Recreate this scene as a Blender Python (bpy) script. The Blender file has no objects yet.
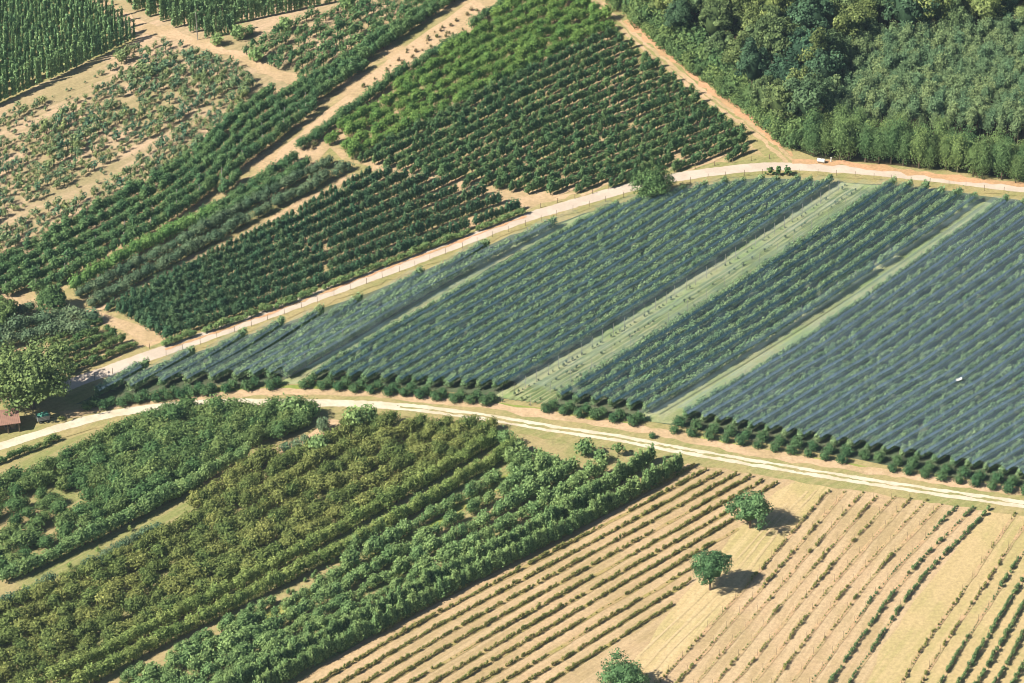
import bpy, bmesh, math, random
import numpy as np
from mathutils import Vector, Matrix, noise as mnoise
from mathutils.geometry import tessellate_polygon

R = math.radians
SC = bpy.context.scene
COL = SC.collection

# ------------------------------------------------------------------ camera
W, H = 1024, 683
PITCH = R(33.0)
DIST = 900.0
HFOV = R(14.4)
FPX = (W / 2) / math.tan(HFOV / 2)
CAM = Vector((0, -DIST * math.cos(PITCH), DIST * math.sin(PITCH)))
cd = bpy.data.cameras.new("camera")
cam = bpy.data.objects.new("camera", cd)
COL.objects.link(cam)
cam.location = CAM
cam.rotation_euler = (math.pi / 2 - PITCH, 0, 0)
cd.sensor_width = 36
cd.angle = HFOV
cd.clip_start = 1
cd.clip_end = 8000
SC.camera = cam

# ------------------------------------------------------------------ light
SUN_AZ = R(27)        # direction the shadows fall, from +x towards +y
SUN_EL = R(43)
to_sun = Vector((-math.cos(SUN_AZ) * math.cos(SUN_EL), -math.sin(SUN_AZ) * math.cos(SUN_EL), math.sin(SUN_EL)))
ld = bpy.data.lights.new("sun", 'SUN')
ld.energy = 5.0
ld.angle = R(0.5)
ld.color = (1.0, 0.93, 0.80)
sun = bpy.data.objects.new("sun", ld)
sun.rotation_euler = to_sun.to_track_quat('Z', 'Y').to_euler()
sun.location = (0, 0, 300)
COL.objects.link(sun)

wd = bpy.data.worlds.new("World")
SC.world = wd
wd.use_nodes = True
nt = wd.node_tree
nt.nodes.clear()
sky = nt.nodes.new('ShaderNodeTexSky')
sky.sky_type = 'NISHITA'
sky.sun_disc = False
sky.sun_elevation = SUN_EL
sky.sun_rotation = math.atan2(to_sun.x, to_sun.y)
sky.air_density = 0.8
sky.dust_density = 0.4
bg = nt.nodes.new('ShaderNodeBackground')
bg.inputs['Strength'].default_value = 0.05
wo = nt.nodes.new('ShaderNodeOutputWorld')
nt.links.new(sky.outputs[0], bg.inputs[0])
nt.links.new(bg.outputs[0], wo.inputs[0])

SC.view_settings.view_transform = 'Standard'
SC.view_settings.look = 'None'
SC.view_settings.gamma = 1
SC.view_settings.use_curve_mapping = False
SC.view_settings.exposure = 0.85
SC.render.engine = 'CYCLES'
SC.cycles.max_bounces = 5
SC.cycles.diffuse_bounces = 2
SC.cycles.transparent_max_bounces = 12
SC.cycles.volume_bounces = 0
SC.cycles.pixel_filter_type = 'BLACKMAN_HARRIS'
SC.cycles.filter_width = 0.95

# ------------------------------------------------------------------ pixel <-> ground
cp, sp = math.cos(PITCH), math.sin(PITCH)

def at(px, py, z=0.0):
    dx, dy, dz = px - W / 2, -(py - H / 2), -FPX
    # camera axes: right=(1,0,0) up=(0,sp,cp) back=(0,-cp,sp)
    d = Vector((dx, dy * sp - dz * cp, dy * cp + dz * sp))
    t = (z - CAM.z) / d.z
    p = CAM + d * t
    return Vector((p.x, p.y, z))

def proj(x, y, z=0.0):
    v = Vector((x, y, z)) - CAM
    u = v.y * sp + v.z * cp
    f = v.y * cp - v.z * sp
    return (W / 2 + v.x / f * FPX, H / 2 - u / f * FPX)

def gl(pts, z=0.0):
    return [at(p[0], p[1], z) for p in pts]

def inpoly(x, y, poly):
    c = False
    n = len(poly)
    j = n - 1
    for i in range(n):
        xi, yi = poly[i]
        xj, yj = poly[j]
        if (yi > y) != (yj > y) and x < (xj - xi) * (y - yi) / (yj - yi) + xi:
            c = not c
        j = i
    return c

# ------------------------------------------------------------------ tagging
def tag(o, label=None, cat=None, group=None, kind=None):
    if label: o['label'] = label
    if cat: o['category'] = cat
    if group: o['group'] = group
    if kind: o['kind'] = kind
    return o

def link(name, mesh, parent=None):
    o = bpy.data.objects.new(name, mesh)
    COL.objects.link(o)
    if parent: o.parent = parent
    return o

# ------------------------------------------------------------------ materials
def new_mat(name):
    m = bpy.data.materials.new(name)
    m.use_nodes = True
    m.node_tree.nodes.clear()
    return m, m.node_tree

def N(nt, t, **kw):
    n = nt.nodes.new(t)
    for k, v in kw.items():
        setattr(n, k, v)
    return n

def mixc(nt, fac, a, b, mode='MIX'):
    n = N(nt, 'ShaderNodeMix', data_type='RGBA', blend_type=mode)
    for sock, v in ((n.inputs[0], fac), (n.inputs[6], a), (n.inputs[7], b)):
        if isinstance(v, bpy.types.NodeSocket):
            nt.links.new(v, sock)
        elif isinstance(v, (int, float)):
            sock.default_value = v
        else:
            sock.default_value = (*v, 1)
    return n.outputs[2]

def mth(nt, op, a, b=None, clamp=False):
    n = N(nt, 'ShaderNodeMath', operation=op, use_clamp=clamp)
    for i, v in ((0, a), (1, b)):
        if v is None: continue
        if isinstance(v, bpy.types.NodeSocket):
            nt.links.new(v, n.inputs[i])
        else:
            n.inputs[i].default_value = v
    return n.outputs[0]

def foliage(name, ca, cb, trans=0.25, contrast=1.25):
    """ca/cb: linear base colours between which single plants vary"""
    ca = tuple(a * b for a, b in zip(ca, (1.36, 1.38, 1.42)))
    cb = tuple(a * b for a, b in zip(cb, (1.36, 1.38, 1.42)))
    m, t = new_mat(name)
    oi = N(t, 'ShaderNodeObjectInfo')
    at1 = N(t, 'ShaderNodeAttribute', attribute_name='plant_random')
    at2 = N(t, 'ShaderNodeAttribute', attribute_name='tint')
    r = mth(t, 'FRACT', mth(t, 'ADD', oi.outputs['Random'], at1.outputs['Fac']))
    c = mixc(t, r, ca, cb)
    v = mth(t, 'ADD', mth(t, 'MULTIPLY', at2.outputs['Fac'], contrast), 1 - contrast * 0.5)  # random leaf tone, spread widened to paint in highlights and shade
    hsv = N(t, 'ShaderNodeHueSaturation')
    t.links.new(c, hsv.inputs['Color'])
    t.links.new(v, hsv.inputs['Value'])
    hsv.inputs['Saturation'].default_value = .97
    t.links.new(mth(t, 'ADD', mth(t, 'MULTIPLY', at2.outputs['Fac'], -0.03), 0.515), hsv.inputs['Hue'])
    d = N(t, 'ShaderNodeBsdfDiffuse')
    tr = N(t, 'ShaderNodeBsdfTranslucent')
    t.links.new(hsv.outputs[0], d.inputs[0])
    t.links.new(hsv.outputs[0], tr.inputs[0])
    mx = N(t, 'ShaderNodeMixShader')
    mx.inputs[0].default_value = trans * .6
    t.links.new(d.outputs[0], mx.inputs[1])
    t.links.new(tr.outputs[0], mx.inputs[2])
    o = N(t, 'ShaderNodeOutputMaterial')
    t.links.new(mx.outputs[0], o.inputs[0])
    return m

def plain(name, c, rough=0.9, c2=None, scale=0.5):
    m, t = new_mat(name)
    b = N(t, 'ShaderNodeBsdfPrincipled')
    b.inputs['Roughness'].default_value = rough
    b.inputs['Specular IOR Level'].default_value = 0.2
    if c2 is None: c2 = tuple(x * 0.7 for x in c)
    tc = N(t, 'ShaderNodeTexCoord')
    nz = N(t, 'ShaderNodeTexNoise')
    nz.inputs['Scale'].default_value = scale
    nz.inputs['Detail'].default_value = 4
    t.links.new(tc.outputs['Object'], nz.inputs['Vector'])
    t.links.new(mixc(t, nz.outputs['Fac'], c, c2), b.inputs['Base Color'])
    o = N(t, 'ShaderNodeOutputMaterial')
    t.links.new(b.outputs[0], o.inputs[0])
    return m

def ground(name, ca, cb, cc=None, angle=0.0, streak=0.5, scale=0.03, streak_w=0.8, thresh=(0.42, 0.6), fine=0.42):
    """ca main, cb large blotches, cc streaks along angle (radians)"""
    m, t = new_mat(name)
    geo = N(t, 'ShaderNodeNewGeometry')
    n1 = N(t, 'ShaderNodeTexNoise')
    n1.inputs['Scale'].default_value = scale
    n1.inputs['Detail'].default_value = 5
    n1.inputs['Roughness'].default_value = 0.6
    t.links.new(geo.outputs['Position'], n1.inputs['Vector'])
    mr = N(t, 'ShaderNodeMapRange', interpolation_type='SMOOTHSTEP')
    mr.inputs[1].default_value, mr.inputs[2].default_value = thresh
    t.links.new(n1.outputs['Fac'], mr.inputs[0])
    c = mixc(t, mr.outputs[0], ca, cb)
    if cc is not None:
        vr = N(t, 'ShaderNodeVectorRotate', rotation_type='Z_AXIS')
        vr.inputs['Angle'].default_value = -angle
        t.links.new(geo.outputs['Position'], vr.inputs['Vector'])
        mp = N(t, 'ShaderNodeMapping')
        mp.inputs['Scale'].default_value = (0.02, streak_w, 1)
        t.links.new(vr.outputs[0], mp.inputs['Vector'])
        n2 = N(t, 'ShaderNodeTexNoise')
        n2.inputs['Scale'].default_value = 1
        n2.inputs['Detail'].default_value = 7
        n2.inputs['Roughness'].default_value = .72
        t.links.new(mp.outputs[0], n2.inputs['Vector'])
        m2 = N(t, 'ShaderNodeMapRange', interpolation_type='SMOOTHSTEP')
        m2.inputs[1].default_value, m2.inputs[2].default_value = (0.42, 0.62)
        t.links.new(n2.outputs['Fac'], m2.inputs[0])
        c = mixc(t, mth(t, 'MULTIPLY', m2.outputs[0], streak), c, cc)
    n3 = N(t, 'ShaderNodeTexNoise')
    n3.inputs['Scale'].default_value = 1.3
    n3.inputs['Detail'].default_value = 6
    n3.inputs['Roughness'].default_value = 0.7
    t.links.new(geo.outputs['Position'], n3.inputs['Vector'])
    f = mth(t, 'ADD', mth(t, 'MULTIPLY', n3.outputs['Fac'], fine * 2.4), 1 - fine * 1.2)
    hs = N(t, 'ShaderNodeHueSaturation')
    t.links.new(c, hs.inputs['Color'])
    t.links.new(f, hs.inputs['Value'])
    d = N(t, 'ShaderNodeBsdfDiffuse')
    t.links.new(hs.outputs[0], d.inputs[0])
    o = N(t, 'ShaderNodeOutputMaterial')
    t.links.new(d.outputs[0], o.inputs[0])
    return m

BARK = plain('bark', (0.16, 0.12, 0.085))
PALE_BARK = plain('pale_bark', (0.30, 0.22, 0.15))

# ------------------------------------------------------------------ ground surfaces
RNG = random.Random(5)

def poly_sheet(name, pts, z, mat, jitter=0.35, step=3.0):
    g = gl(pts)
    out = []
    for i, a in enumerate(g):
        b = g[(i + 1) % len(g)]
        n = max(1, int((b - a).length / step))
        for k in range(n):
            p = a.lerp(b, k / n)
            q = mnoise.noise_vector(Vector((p.x * 0.15, p.y * 0.15, 3.1))) * jitter * 2
            out.append(Vector((p.x + q.x, p.y + q.y, z)))
    tris = tessellate_polygon([out])
    me = bpy.data.meshes.new(name)
    me.from_pydata([tuple(v) for v in out], [], [tuple(t) for t in tris])
    bm = bmesh.new(); bm.from_mesh(me)
    for f in bm.faces:
        f.normal_update()
        if f.normal.z < 0: f.normal_flip()
    bm.to_mesh(me); bm.free()
    me.materials.append(mat)
    o = link(name, me)
    o['kind'] = 'structure'
    return o

def resample(pts, step):
    """pts: Vectors; smooth (Catmull-Rom) then resample at equal arc steps"""
    P = [pts[0] * 2 - pts[1]] + list(pts) + [pts[-1] * 2 - pts[-2]]
    dense = []
    for i in range(1, len(P) - 2):
        a, b, c, d = P[i - 1], P[i], P[i + 1], P[i + 2]
        for k in range(16):
            t = k / 16
            dense.append(0.5 * ((2 * b) + (c - a) * t + (2 * a - 5 * b + 4 * c - d) * t * t + (3 * b - a - 3 * c + d) * t ** 3))
    dense.append(P[-2])
    out = [dense[0].copy()]
    acc = 0.0
    for a, b in zip(dense, dense[1:]):
        L = (b - a).length
        while L > 0 and acc + L >= step:
            t = (step - acc) / L
            a = a.lerp(b, t)
            out.append(a.copy())
            L = (b - a).length
            acc = 0.0
        acc += L
    return out

def ribbon_geo(line, w, z, off=0.0, edge=0.12):
    vs, fs = [], []
    n = len(line)
    for i, p in enumerate(line):
        a = line[max(0, i - 1)]; b = line[min(n - 1, i + 1)]
        t = (b - a); t.z = 0; t.normalize()
        nn = Vector((-t.y, t.x, 0))
        e1 = (mnoise.noise(Vector((p.x * .3, p.y * .3, z * 90))) + .8 * mnoise.noise(Vector((p.x * 1.1, p.y * 1.1, z * 90)))) * edge * 2
        e2 = (mnoise.noise(Vector((p.x * .3, p.y * .3, z * 90 + 7))) + .8 * mnoise.noise(Vector((p.x * 1.1, p.y * 1.1, z * 90 + 7)))) * edge * 2
        vs.append((*(p + nn * (off + w / 2 + e1)).xy, z))
        vs.append((*(p + nn * (off - w / 2 + e2)).xy, z))
        if i:
            k = 2 * i
            fs.append((k - 2, k - 1, k + 1, k))
    return vs, fs

def ribbons(name, lines, w, z, mat, off=0.0, edge=0.12, kind='structure'):
    V, F = [], []
    for ln in lines:
        v, f = ribbon_geo(ln, w, z, off, edge)
        b = len(V)
        V += v
        F += [tuple(q + b for q in x) for x in f]
    me = bpy.data.meshes.new(name)
    me.from_pydata(V, [], F)
    me.materials.append(mat)
    o = link(name, me)
    o['kind'] = kind
    return o

G_ANG = R(48)
M_dry = ground('dry_verge_grass', (0.33, 0.28, 0.13), (0.25, 0.25, 0.10), (0.46, 0.35, 0.20), R(40), 0.35, 0.06)
M_track = ground('sandy_track', (0.52, 0.37, 0.235), (0.42, 0.31, 0.18), None, scale=0.1)
M_tan = ground('tan_soil', (0.44, 0.315, 0.185), (0.36, 0.27, 0.145), (0.53, 0.395, 0.25), R(46), 0.5, 0.05, 0.5)
M_tan2 = ground('tan_soil_striped', (0.45, 0.325, 0.195), (0.38, 0.285, 0.155), (0.54, 0.41, 0.26), R(66), 0.5, 0.05, 0.5)
M_meadow = ground('pale_meadow', (0.48, 0.365, 0.195), (0.40, 0.33, 0.155), (0.56, 0.43, 0.25), R(62), 0.6, 0.05, 0.6)
M_yg = ground('yellow_green_grass', (0.45, 0.345, 0.18), (0.38, 0.32, 0.145), (0.52, 0.39, 0.22), R(62), 0.5, 0.05, 0.6)
M_young = ground('orchard_sand', (0.50, 0.36, 0.24), (0.38, 0.30, 0.17), (0.24, 0.22, 0.11), R(43), 0.55, 0.06, 0.35)
M_orch = ground('orchard_grass', (0.22, 0.24, 0.09), (0.34, 0.28, 0.14), (0.42, 0.32, 0.18), R(46), 0.5, 0.05, 0.5)
M_orchsand = ground('orchard_sand_strip', (0.44, 0.32, 0.19), (0.30, 0.27, 0.12), (0.55, 0.38, 0.23), R(42), 0.5, 0.07, 0.35)
M_green = ground('fresh_grass', (0.20, 0.26, 0.06), (0.33, 0.32, 0.11), None, scale=0.09)
M_netg = ground('net_orchard_ground', (0.085, 0.115, 0.065), (0.12, 0.14, 0.08), (0.19, 0.17, 0.12), R(48), 0.3, 0.05, 0.5)
M_gap = ground('net_gap_grass', (0.22, 0.30, 0.12), (0.31, 0.33, 0.17), (0.42, 0.38, 0.25), R(48), 0.5, 0.05, 0.55)
M_floor = ground('forest_floor', (0.05, 0.055, 0.025), (0.09, 0.07, 0.04), None, scale=0.1)
M_road = ground('pale_road', (0.56, 0.47, 0.39), (0.50, 0.415, 0.34), None, scale=0.15, fine=0.15)
M_gravel = ground('white_gravel', (0.62, 0.54, 0.43), (0.55, 0.47, 0.35), None, scale=0.2, fine=0.18)
M_orange = ground('orange_earth', (0.55, 0.32, 0.19), (0.45, 0.29, 0.16), None, scale=0.1)

# one sheet to the horizon
me = bpy.data.meshes.new('ground')
me.from_pydata([(-3000, -1500, 0), (3000, -1500, 0), (3000, 6000, 0), (-3000, 6000, 0)], [], [(0, 1, 2, 3)])
me.materials.append(M_dry)
link('ground', me)['kind'] = 'structure'

_zc = [0]
def Zl(k):
    _zc[0] += 1
    return 0.014 * k + 0.002 * _zc[0]

# haze: one even body of summer air round the camera and the fields
HZ = bpy.data.meshes.new('haze')
_b = bmesh.new(); bmesh.ops.create_cube(_b, size=1, matrix=Matrix.Translation((0, 800, 255)) @ Matrix.Diagonal((7000, 11000, 514, 1)))
_b.to_mesh(HZ); _b.free()
hm, ht = new_mat('haze_air')
pv = N(ht, 'ShaderNodeVolumePrincipled')
pv.inputs['Color'].default_value = (0.62, 0.84, 1.0, 1)
pv.inputs['Density'].default_value = 0.00005
pv.inputs['Anisotropy'].default_value = 0.2
ho = N(ht, 'ShaderNodeOutputMaterial')
ht.links.new(pv.outputs[0], ho.inputs['Volume'])
HZ.materials.append(hm)
tag(link('haze', HZ), 'thin even summer haze over the whole valley', 'haze', None, 'stuff')

# field soils
poly_sheet('orchard_soil', [(-60, 135), (0, 105), (68, 70), (137, 40), (110, 12), (60, -40), (430, -60), (500, -15), (480, 4), (393, 62), (280, 155), (180, 225), (60, 300), (-60, 330)], Zl(1), M_young)
poly_sheet('orchard_soil', [(-60, 290), (60, 280), (180, 168), (262, 92), (303, 84), (345, 50), (500, -60), (540, -30), (480, 22), (395, 84), (330, 142), (215, 222), (90, 305), (30, 330), (-60, 350)], Zl(2), M_orchsand)
poly_sheet('sandy_strip', [(258, 205), (279, 152), (393, 56), (470, 2), (520, -40), (560, -40), (500, 22), (430, 70), (330, 148), (300, 180), (275, 200)], Zl(3), M_track)
poly_sheet('orchard_soil', [(325, 142), (500, 14), (560, -50), (570, -50), (600, 5), (680, 78), (772, 158), (700, 172), (640, 186), (560, 198), (470, 190), (375, 168), (340, 160)], Zl(2), M_orchsand)
poly_sheet('orchard_soil', [(90, 308), (255, 224), (352, 172), (440, 178), (480, 190), (530, 212), (400, 262), (330, 290), (255, 320), (150, 352), (135, 330)], Zl(2), M_orchsand)
poly_sheet('orchard_soil', [(-60, 330), (0, 300), (90, 312), (165, 338), (130, 352), (150, 356), (75, 384), (-60, 400)], Zl(3), M_orchsand)
poly_sheet('orchard_soil', [(-60, 495), (60, 442), (130, 418), (200, 412), (320, 412), (500, 428), (600, 443), (680, 458), (692, 468), (600, 520), (510, 566), (390, 628), (240, 705), (-60, 760)], Zl(2), M_orch)
poly_sheet('vineyard_soil', [(692, 460), (800, 478), (775, 492), (740, 528), (700, 575), (665, 620), (620, 680), (600, 720), (230, 720), (290, 685), (390, 625), (510, 563), (600, 517)], Zl(3), M_tan)
poly_sheet('meadow', [(800, 478), (835, 483), (812, 508), (751, 580), (672, 665), (640, 715), (590, 715), (620, 680), (665, 620), (700, 575), (740, 528), (775, 492)], Zl(3), M_meadow)
poly_sheet('vineyard_soil', [(835, 483), (990, 505), (960, 545), (915, 600), (880, 655), (850, 715), (640, 715), (672, 665), (751, 580), (812, 508)], Zl(3), M_tan2)
poly_sheet('vineyard_soil', [(990, 505), (1100, 523), (1100, 715), (850, 715), (880, 655), (915, 600), (960, 545)], Zl(3), M_yg)
NETPOLY = [(75, 405), (130, 375), (200, 351), (260, 332), (330, 306), (400, 281), (470, 253), (510, 235), (560, 222), (620, 203), (660, 194), (710, 184), (760, 178), (840, 182), (900, 186), (1024, 200), (1420, 240), (1420, 600), (1024, 488), (900, 468), (780, 446), (665, 424), (560, 405), (480, 395), (400, 387), (330, 381), (280, 381), (200, 387)]
poly_sheet('net_orchard_ground', NETPOLY, Zl(1), M_netg)
poly_sheet('grass_strip', [(493, 396), (580, 344), (683, 281), (753, 236), (832, 182), (888, 186), (860, 208), (764, 272), (664, 336), (545, 403)], Zl(2), M_gap)
poly_sheet('grass_strip', [(632, 419), (757, 341), (863, 271), (968, 200), (998, 203), (905, 272), (807, 342), (760, 371), (670, 424)], Zl(2), M_gap)
poly_sheet('grass_strip', [(276, 384), (348, 344), (436, 290), (502, 250), (565, 222), (612, 206), (510, 256), (440, 299), (360, 349), (302, 384)], Zl(2), M_gap)
poly_sheet('grass_verge', [(60, 420), (130, 402), (200, 392), (280, 385), (330, 385), (400, 391), (480, 400), (560, 410), (665, 430), (780, 452), (900, 473), (1024, 492), (1100, 505), (1100, 520), (1024, 503), (900, 484), (780, 465), (640, 437), (500, 413), (400, 403), (300, 399), (200, 401), (130, 412)], Zl(3), M_green)
poly_sheet('forest_floor', [(598, -60), (625, 8), (690, 66), (740, 106), (790, 148), (815, 158), (900, 166), (1024, 184), (1200, 205), (1200, -120), (598, -120)], Zl(1), M_floor)
poly_sheet('field_track', [(85, 308), (110, 315), (168, 336), (150, 344), (120, 330), (80, 316)], Zl(4), M_track)
poly_sheet('field_track', [(-10, 292), (20, 297), (45, 306), (30, 312), (-10, 300)], Zl(4), M_track)
poly_sheet('field_track', [(375, 164), (440, 172), (500, 184), (560, 196), (640, 184), (640, 192), (590, 203), (540, 216), (522, 212), (480, 192), (430, 180), (370, 172)], Zl(4), M_track)

# tracks and roads
UPPER = gl([(58, 392), (70, 385), (105, 372), (150, 356), (200, 339), (250, 321), (330, 292), (400, 266), (470, 239), (520, 220), (580, 202), (640, 185), (700, 174), (770, 167), (850, 170), (940, 179), (1024, 189), (1140, 202)])
LOWER = gl([(-60, 466), (0, 447), (60, 428), (120, 413), (200, 404), (300, 403), (400, 407), (480, 417), (560, 430), (620, 439), (700, 454), (800, 471), (900, 487), (1024, 505), (1130, 521)])
LOWER_SAND = gl([(60, 416), (120, 406), (250, 393), (330, 393), (400, 397), (500, 408), (640, 430), (750, 451), (900, 475), (1024, 493), (1130, 510)])
FOREST_T = gl([(560, -60), (592, 0), (640, 46), (700, 95), (750, 130), (782, 158), (792, 166)])
HOP_T = gl([(75, -30), (100, 2), (150, 28), (200, 42), (250, 62), (300, 84)])
ribbons('grass_verge', [resample(UPPER, 2)], 7.5, Zl(4), M_dry, 0, .5)
ribbons('upper_road', [resample(UPPER, .8)], 3.7, Zl(5), M_road, 0, .14)
ribbons('grass_verge', [resample(LOWER, 2)], 8.0, Zl(4), M_dry, 0, .4)
ribbons('sandy_track', [resample(LOWER_SAND, 2)], 2.6, Zl(5), M_track, 0, .4)
ribbons('lower_road', [resample(LOWER, .8)], 2.7, Zl(6), M_gravel, 0, .14)
ribbons('grass_median', [resample(LOWER[6:], .8)], 0.6, Zl(7), M_dry, 0, .25)
ribbons('forest_track_verge', [resample(FOREST_T, 2)], 7.0, Zl(3), M_dry, -0.3, .6)
ribbons('forest_track', [resample(FOREST_T, 1)], 3.0, Zl(4), M_track, 0.9, .35)
ribbons('grass_median', [[p + Vector((.5, .5, 0)) for p in resample(FOREST_T, 1)]], .6, Zl(5), M_dry, 0.3, .35)
ribbons('hop_track', [resample(HOP_T, 2)], 4.6, Zl(4), M_track, 0, .8)
ribbons('earth_strip', [resample(gl([(792, 163), (830, 163), (900, 171), (960, 179), (1024, 185), (1100, 195)]), 2)], 2.2, Zl(6), M_orange, 0, .6)
ribbons('earth_strip', [resample(gl([(628, 20), (680, 66), (740, 112), (775, 142), (795, 158)]), 2)], 2.0, Zl(4), M_orange, 0, .8)
MOW = [gl([(618, 700), (660, 650), (720, 590), (770, 530), (812, 487)]), gl([(632, 700), (672, 650), (733, 590), (780, 530), (820, 487)]), gl([(600, 700), (640, 655), (700, 598), (740, 556), (790, 500)])]
ribbons('mown_strip', [resample(l, 2) for l in MOW], 0.5, Zl(4), ground('mown_hay', (0.54, 0.41, 0.24), (0.46, 0.36, 0.19), thresh=(.3, .7)), 0, .08)

# ------------------------------------------------------------------ plant meshes
_t = (1 + 5 ** 0.5) / 2
_bm = bmesh.new(); bmesh.ops.create_icosphere(_bm, subdivisions=2, radius=1)
ICO_V = np.array([v.co[:] for v in _bm.verts]); ICO_F = np.array([[v.index for v in f.verts] for f in _bm.faces]); _bm.free()
_bm = bmesh.new(); bmesh.ops.create_icosphere(_bm, subdivisions=1, radius=1)
IC1_V = np.array([v.co[:] for v in _bm.verts]); IC1_F = np.array([[v.index for v in f.verts] for f in _bm.faces]); _bm.free()

class Geo:
    """quads as leaves, tris as core; mat index per face; tint per face"""
    def __init__(s): s.v = []; s.q = []; s.t = []; s.qt = []; s.tt = []; s.qm = []; s.tm = []; s.n = 0
    def quads(s, V, tint, mat=0):           # V (n,4,3)
        k = len(V)
        s.v.append(V.reshape(-1, 3)); s.q.append(np.arange(k * 4).reshape(k, 4) + s.n); s.n += 4 * k
        s.qt.append(tint); s.qm.append(np.full(k, mat))
    def tris(s, V, F, tint, mat=0):
        s.v.append(V); s.t.append(F + s.n); s.n += len(V); s.tt.append(tint); s.tm.append(np.full(len(F), mat))
    def pack(s):
        v = np.concatenate(s.v)
        q = np.concatenate(s.q) if s.q else np.zeros((0, 4), int)
        t = np.concatenate(s.t) if s.t else np.zeros((0, 3), int)
        ti = np.concatenate(s.qt + s.tt); mi = np.concatenate(s.qm + s.tm)
        return dict(v=v.astype(np.float32), q=q, t=t, tint=ti.astype(np.float32), mat=mi.astype(np.int32))

def build_mesh(name, p, mats, prand=None):
    nq, ntr = len(p['q']), len(p['t'])
    me = bpy.data.meshes.new(name)
    me.vertices.add(len(p['v']))
    me.vertices.foreach_set('co', p['v'].ravel().astype(np.float32))
    loops = np.concatenate([p['q'].ravel(), p['t'].ravel()]).astype(np.int32)
    me.loops.add(len(loops))
    me.loops.foreach_set('vertex_index', loops)
    me.polygons.add(nq + ntr)
    st = np.concatenate([np.arange(nq) * 4, nq * 4 + np.arange(ntr) * 3]).astype(np.int32)
    me.polygons.foreach_set('loop_start', st)
    me.polygons.foreach_set('material_index', p['mat'])
    me.update(calc_edges=True)
    a = me.attributes.new('tint', 'FLOAT', 'FACE'); a.data.foreach_set('value', p['tint'])
    if prand is not None:
        a = me.attributes.new('plant_random', 'FLOAT', 'FACE'); a.data.foreach_set('value', prand.astype(np.float32))
    for m in mats: me.materials.append(m)
    return me

def leafquads(rng, C, Nrm, size, aspect=1.0):
    """C (n,3) centres, Nrm (n,3) normals"""
    n = len(C)
    Nrm = Nrm / (np.linalg.norm(Nrm, axis=1, keepdims=True) + 1e-9)
    r = rng.normal(size=(n, 3))
    U = np.cross(Nrm, r); U /= (np.linalg.norm(U, axis=1, keepdims=True) + 1e-9)
    Vv = np.cross(Nrm, U)
    s = size * rng.uniform(0.6, 1.3, (n, 1)) / 2
    s2 = s * rng.uniform(0.6, 1.0, (n, 1)) * aspect
    return np.stack([C - U * s - Vv * s2 * .6, C + U * s * .7 - Vv * s2, C + U * s + Vv * s2 * .7, C - U * s * .6 + Vv * s2], 1)

def trunk(g, h, r0, r1, mat=1, lean=(0, 0), n=6, z0=-0.3):
    a = np.arange(n) / n * 2 * np.pi
    b = np.stack([np.cos(a) * r0, np.sin(a) * r0, np.full(n, z0)], 1)
    t = np.stack([np.cos(a) * r1 + lean[0], np.sin(a) * r1 + lean[1], np.full(n, h)], 1)
    V = np.stack([b, np.roll(b, -1, 0), np.roll(t, -1, 0), t], 1)
    g.quads(V, np.full(n, .5), mat)

def limb(g, a, b, r0, r1, mat=1, n=5):
    a = np.array(a, float); b = np.array(b, float)
    d = b - a; d /= np.linalg.norm(d)
    u = np.cross(d, [0.3, 0.1, 1]); u /= np.linalg.norm(u); w = np.cross(d, u)
    an = np.arange(n) / n * 2 * np.pi
    A = a + r0 * (np.cos(an)[:, None] * u + np.sin(an)[:, None] * w)
    B = b + r1 * (np.cos(an)[:, None] * u + np.sin(an)[:, None] * w)
    g.quads(np.stack([A, np.roll(A, -1, 0), np.roll(B, -1, 0), B], 1), np.full(n, .5), mat)

def core(g, rng, c, rad, mat=0, ico=1, rough=0.25, tint=.3):  # low tint paints the shade inside the crown
    V0, F0 = (IC1_V, IC1_F) if ico == 1 else (ICO_V, ICO_F)
    s = 1 + rng.uniform(-rough, rough, (len(V0), 1))
    V = V0 * s * np.array(rad) + np.array(c)
    g.tris(V, F0, np.full(len(F0), tint) + rng.uniform(-.1, .1, len(F0)), mat)

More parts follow.
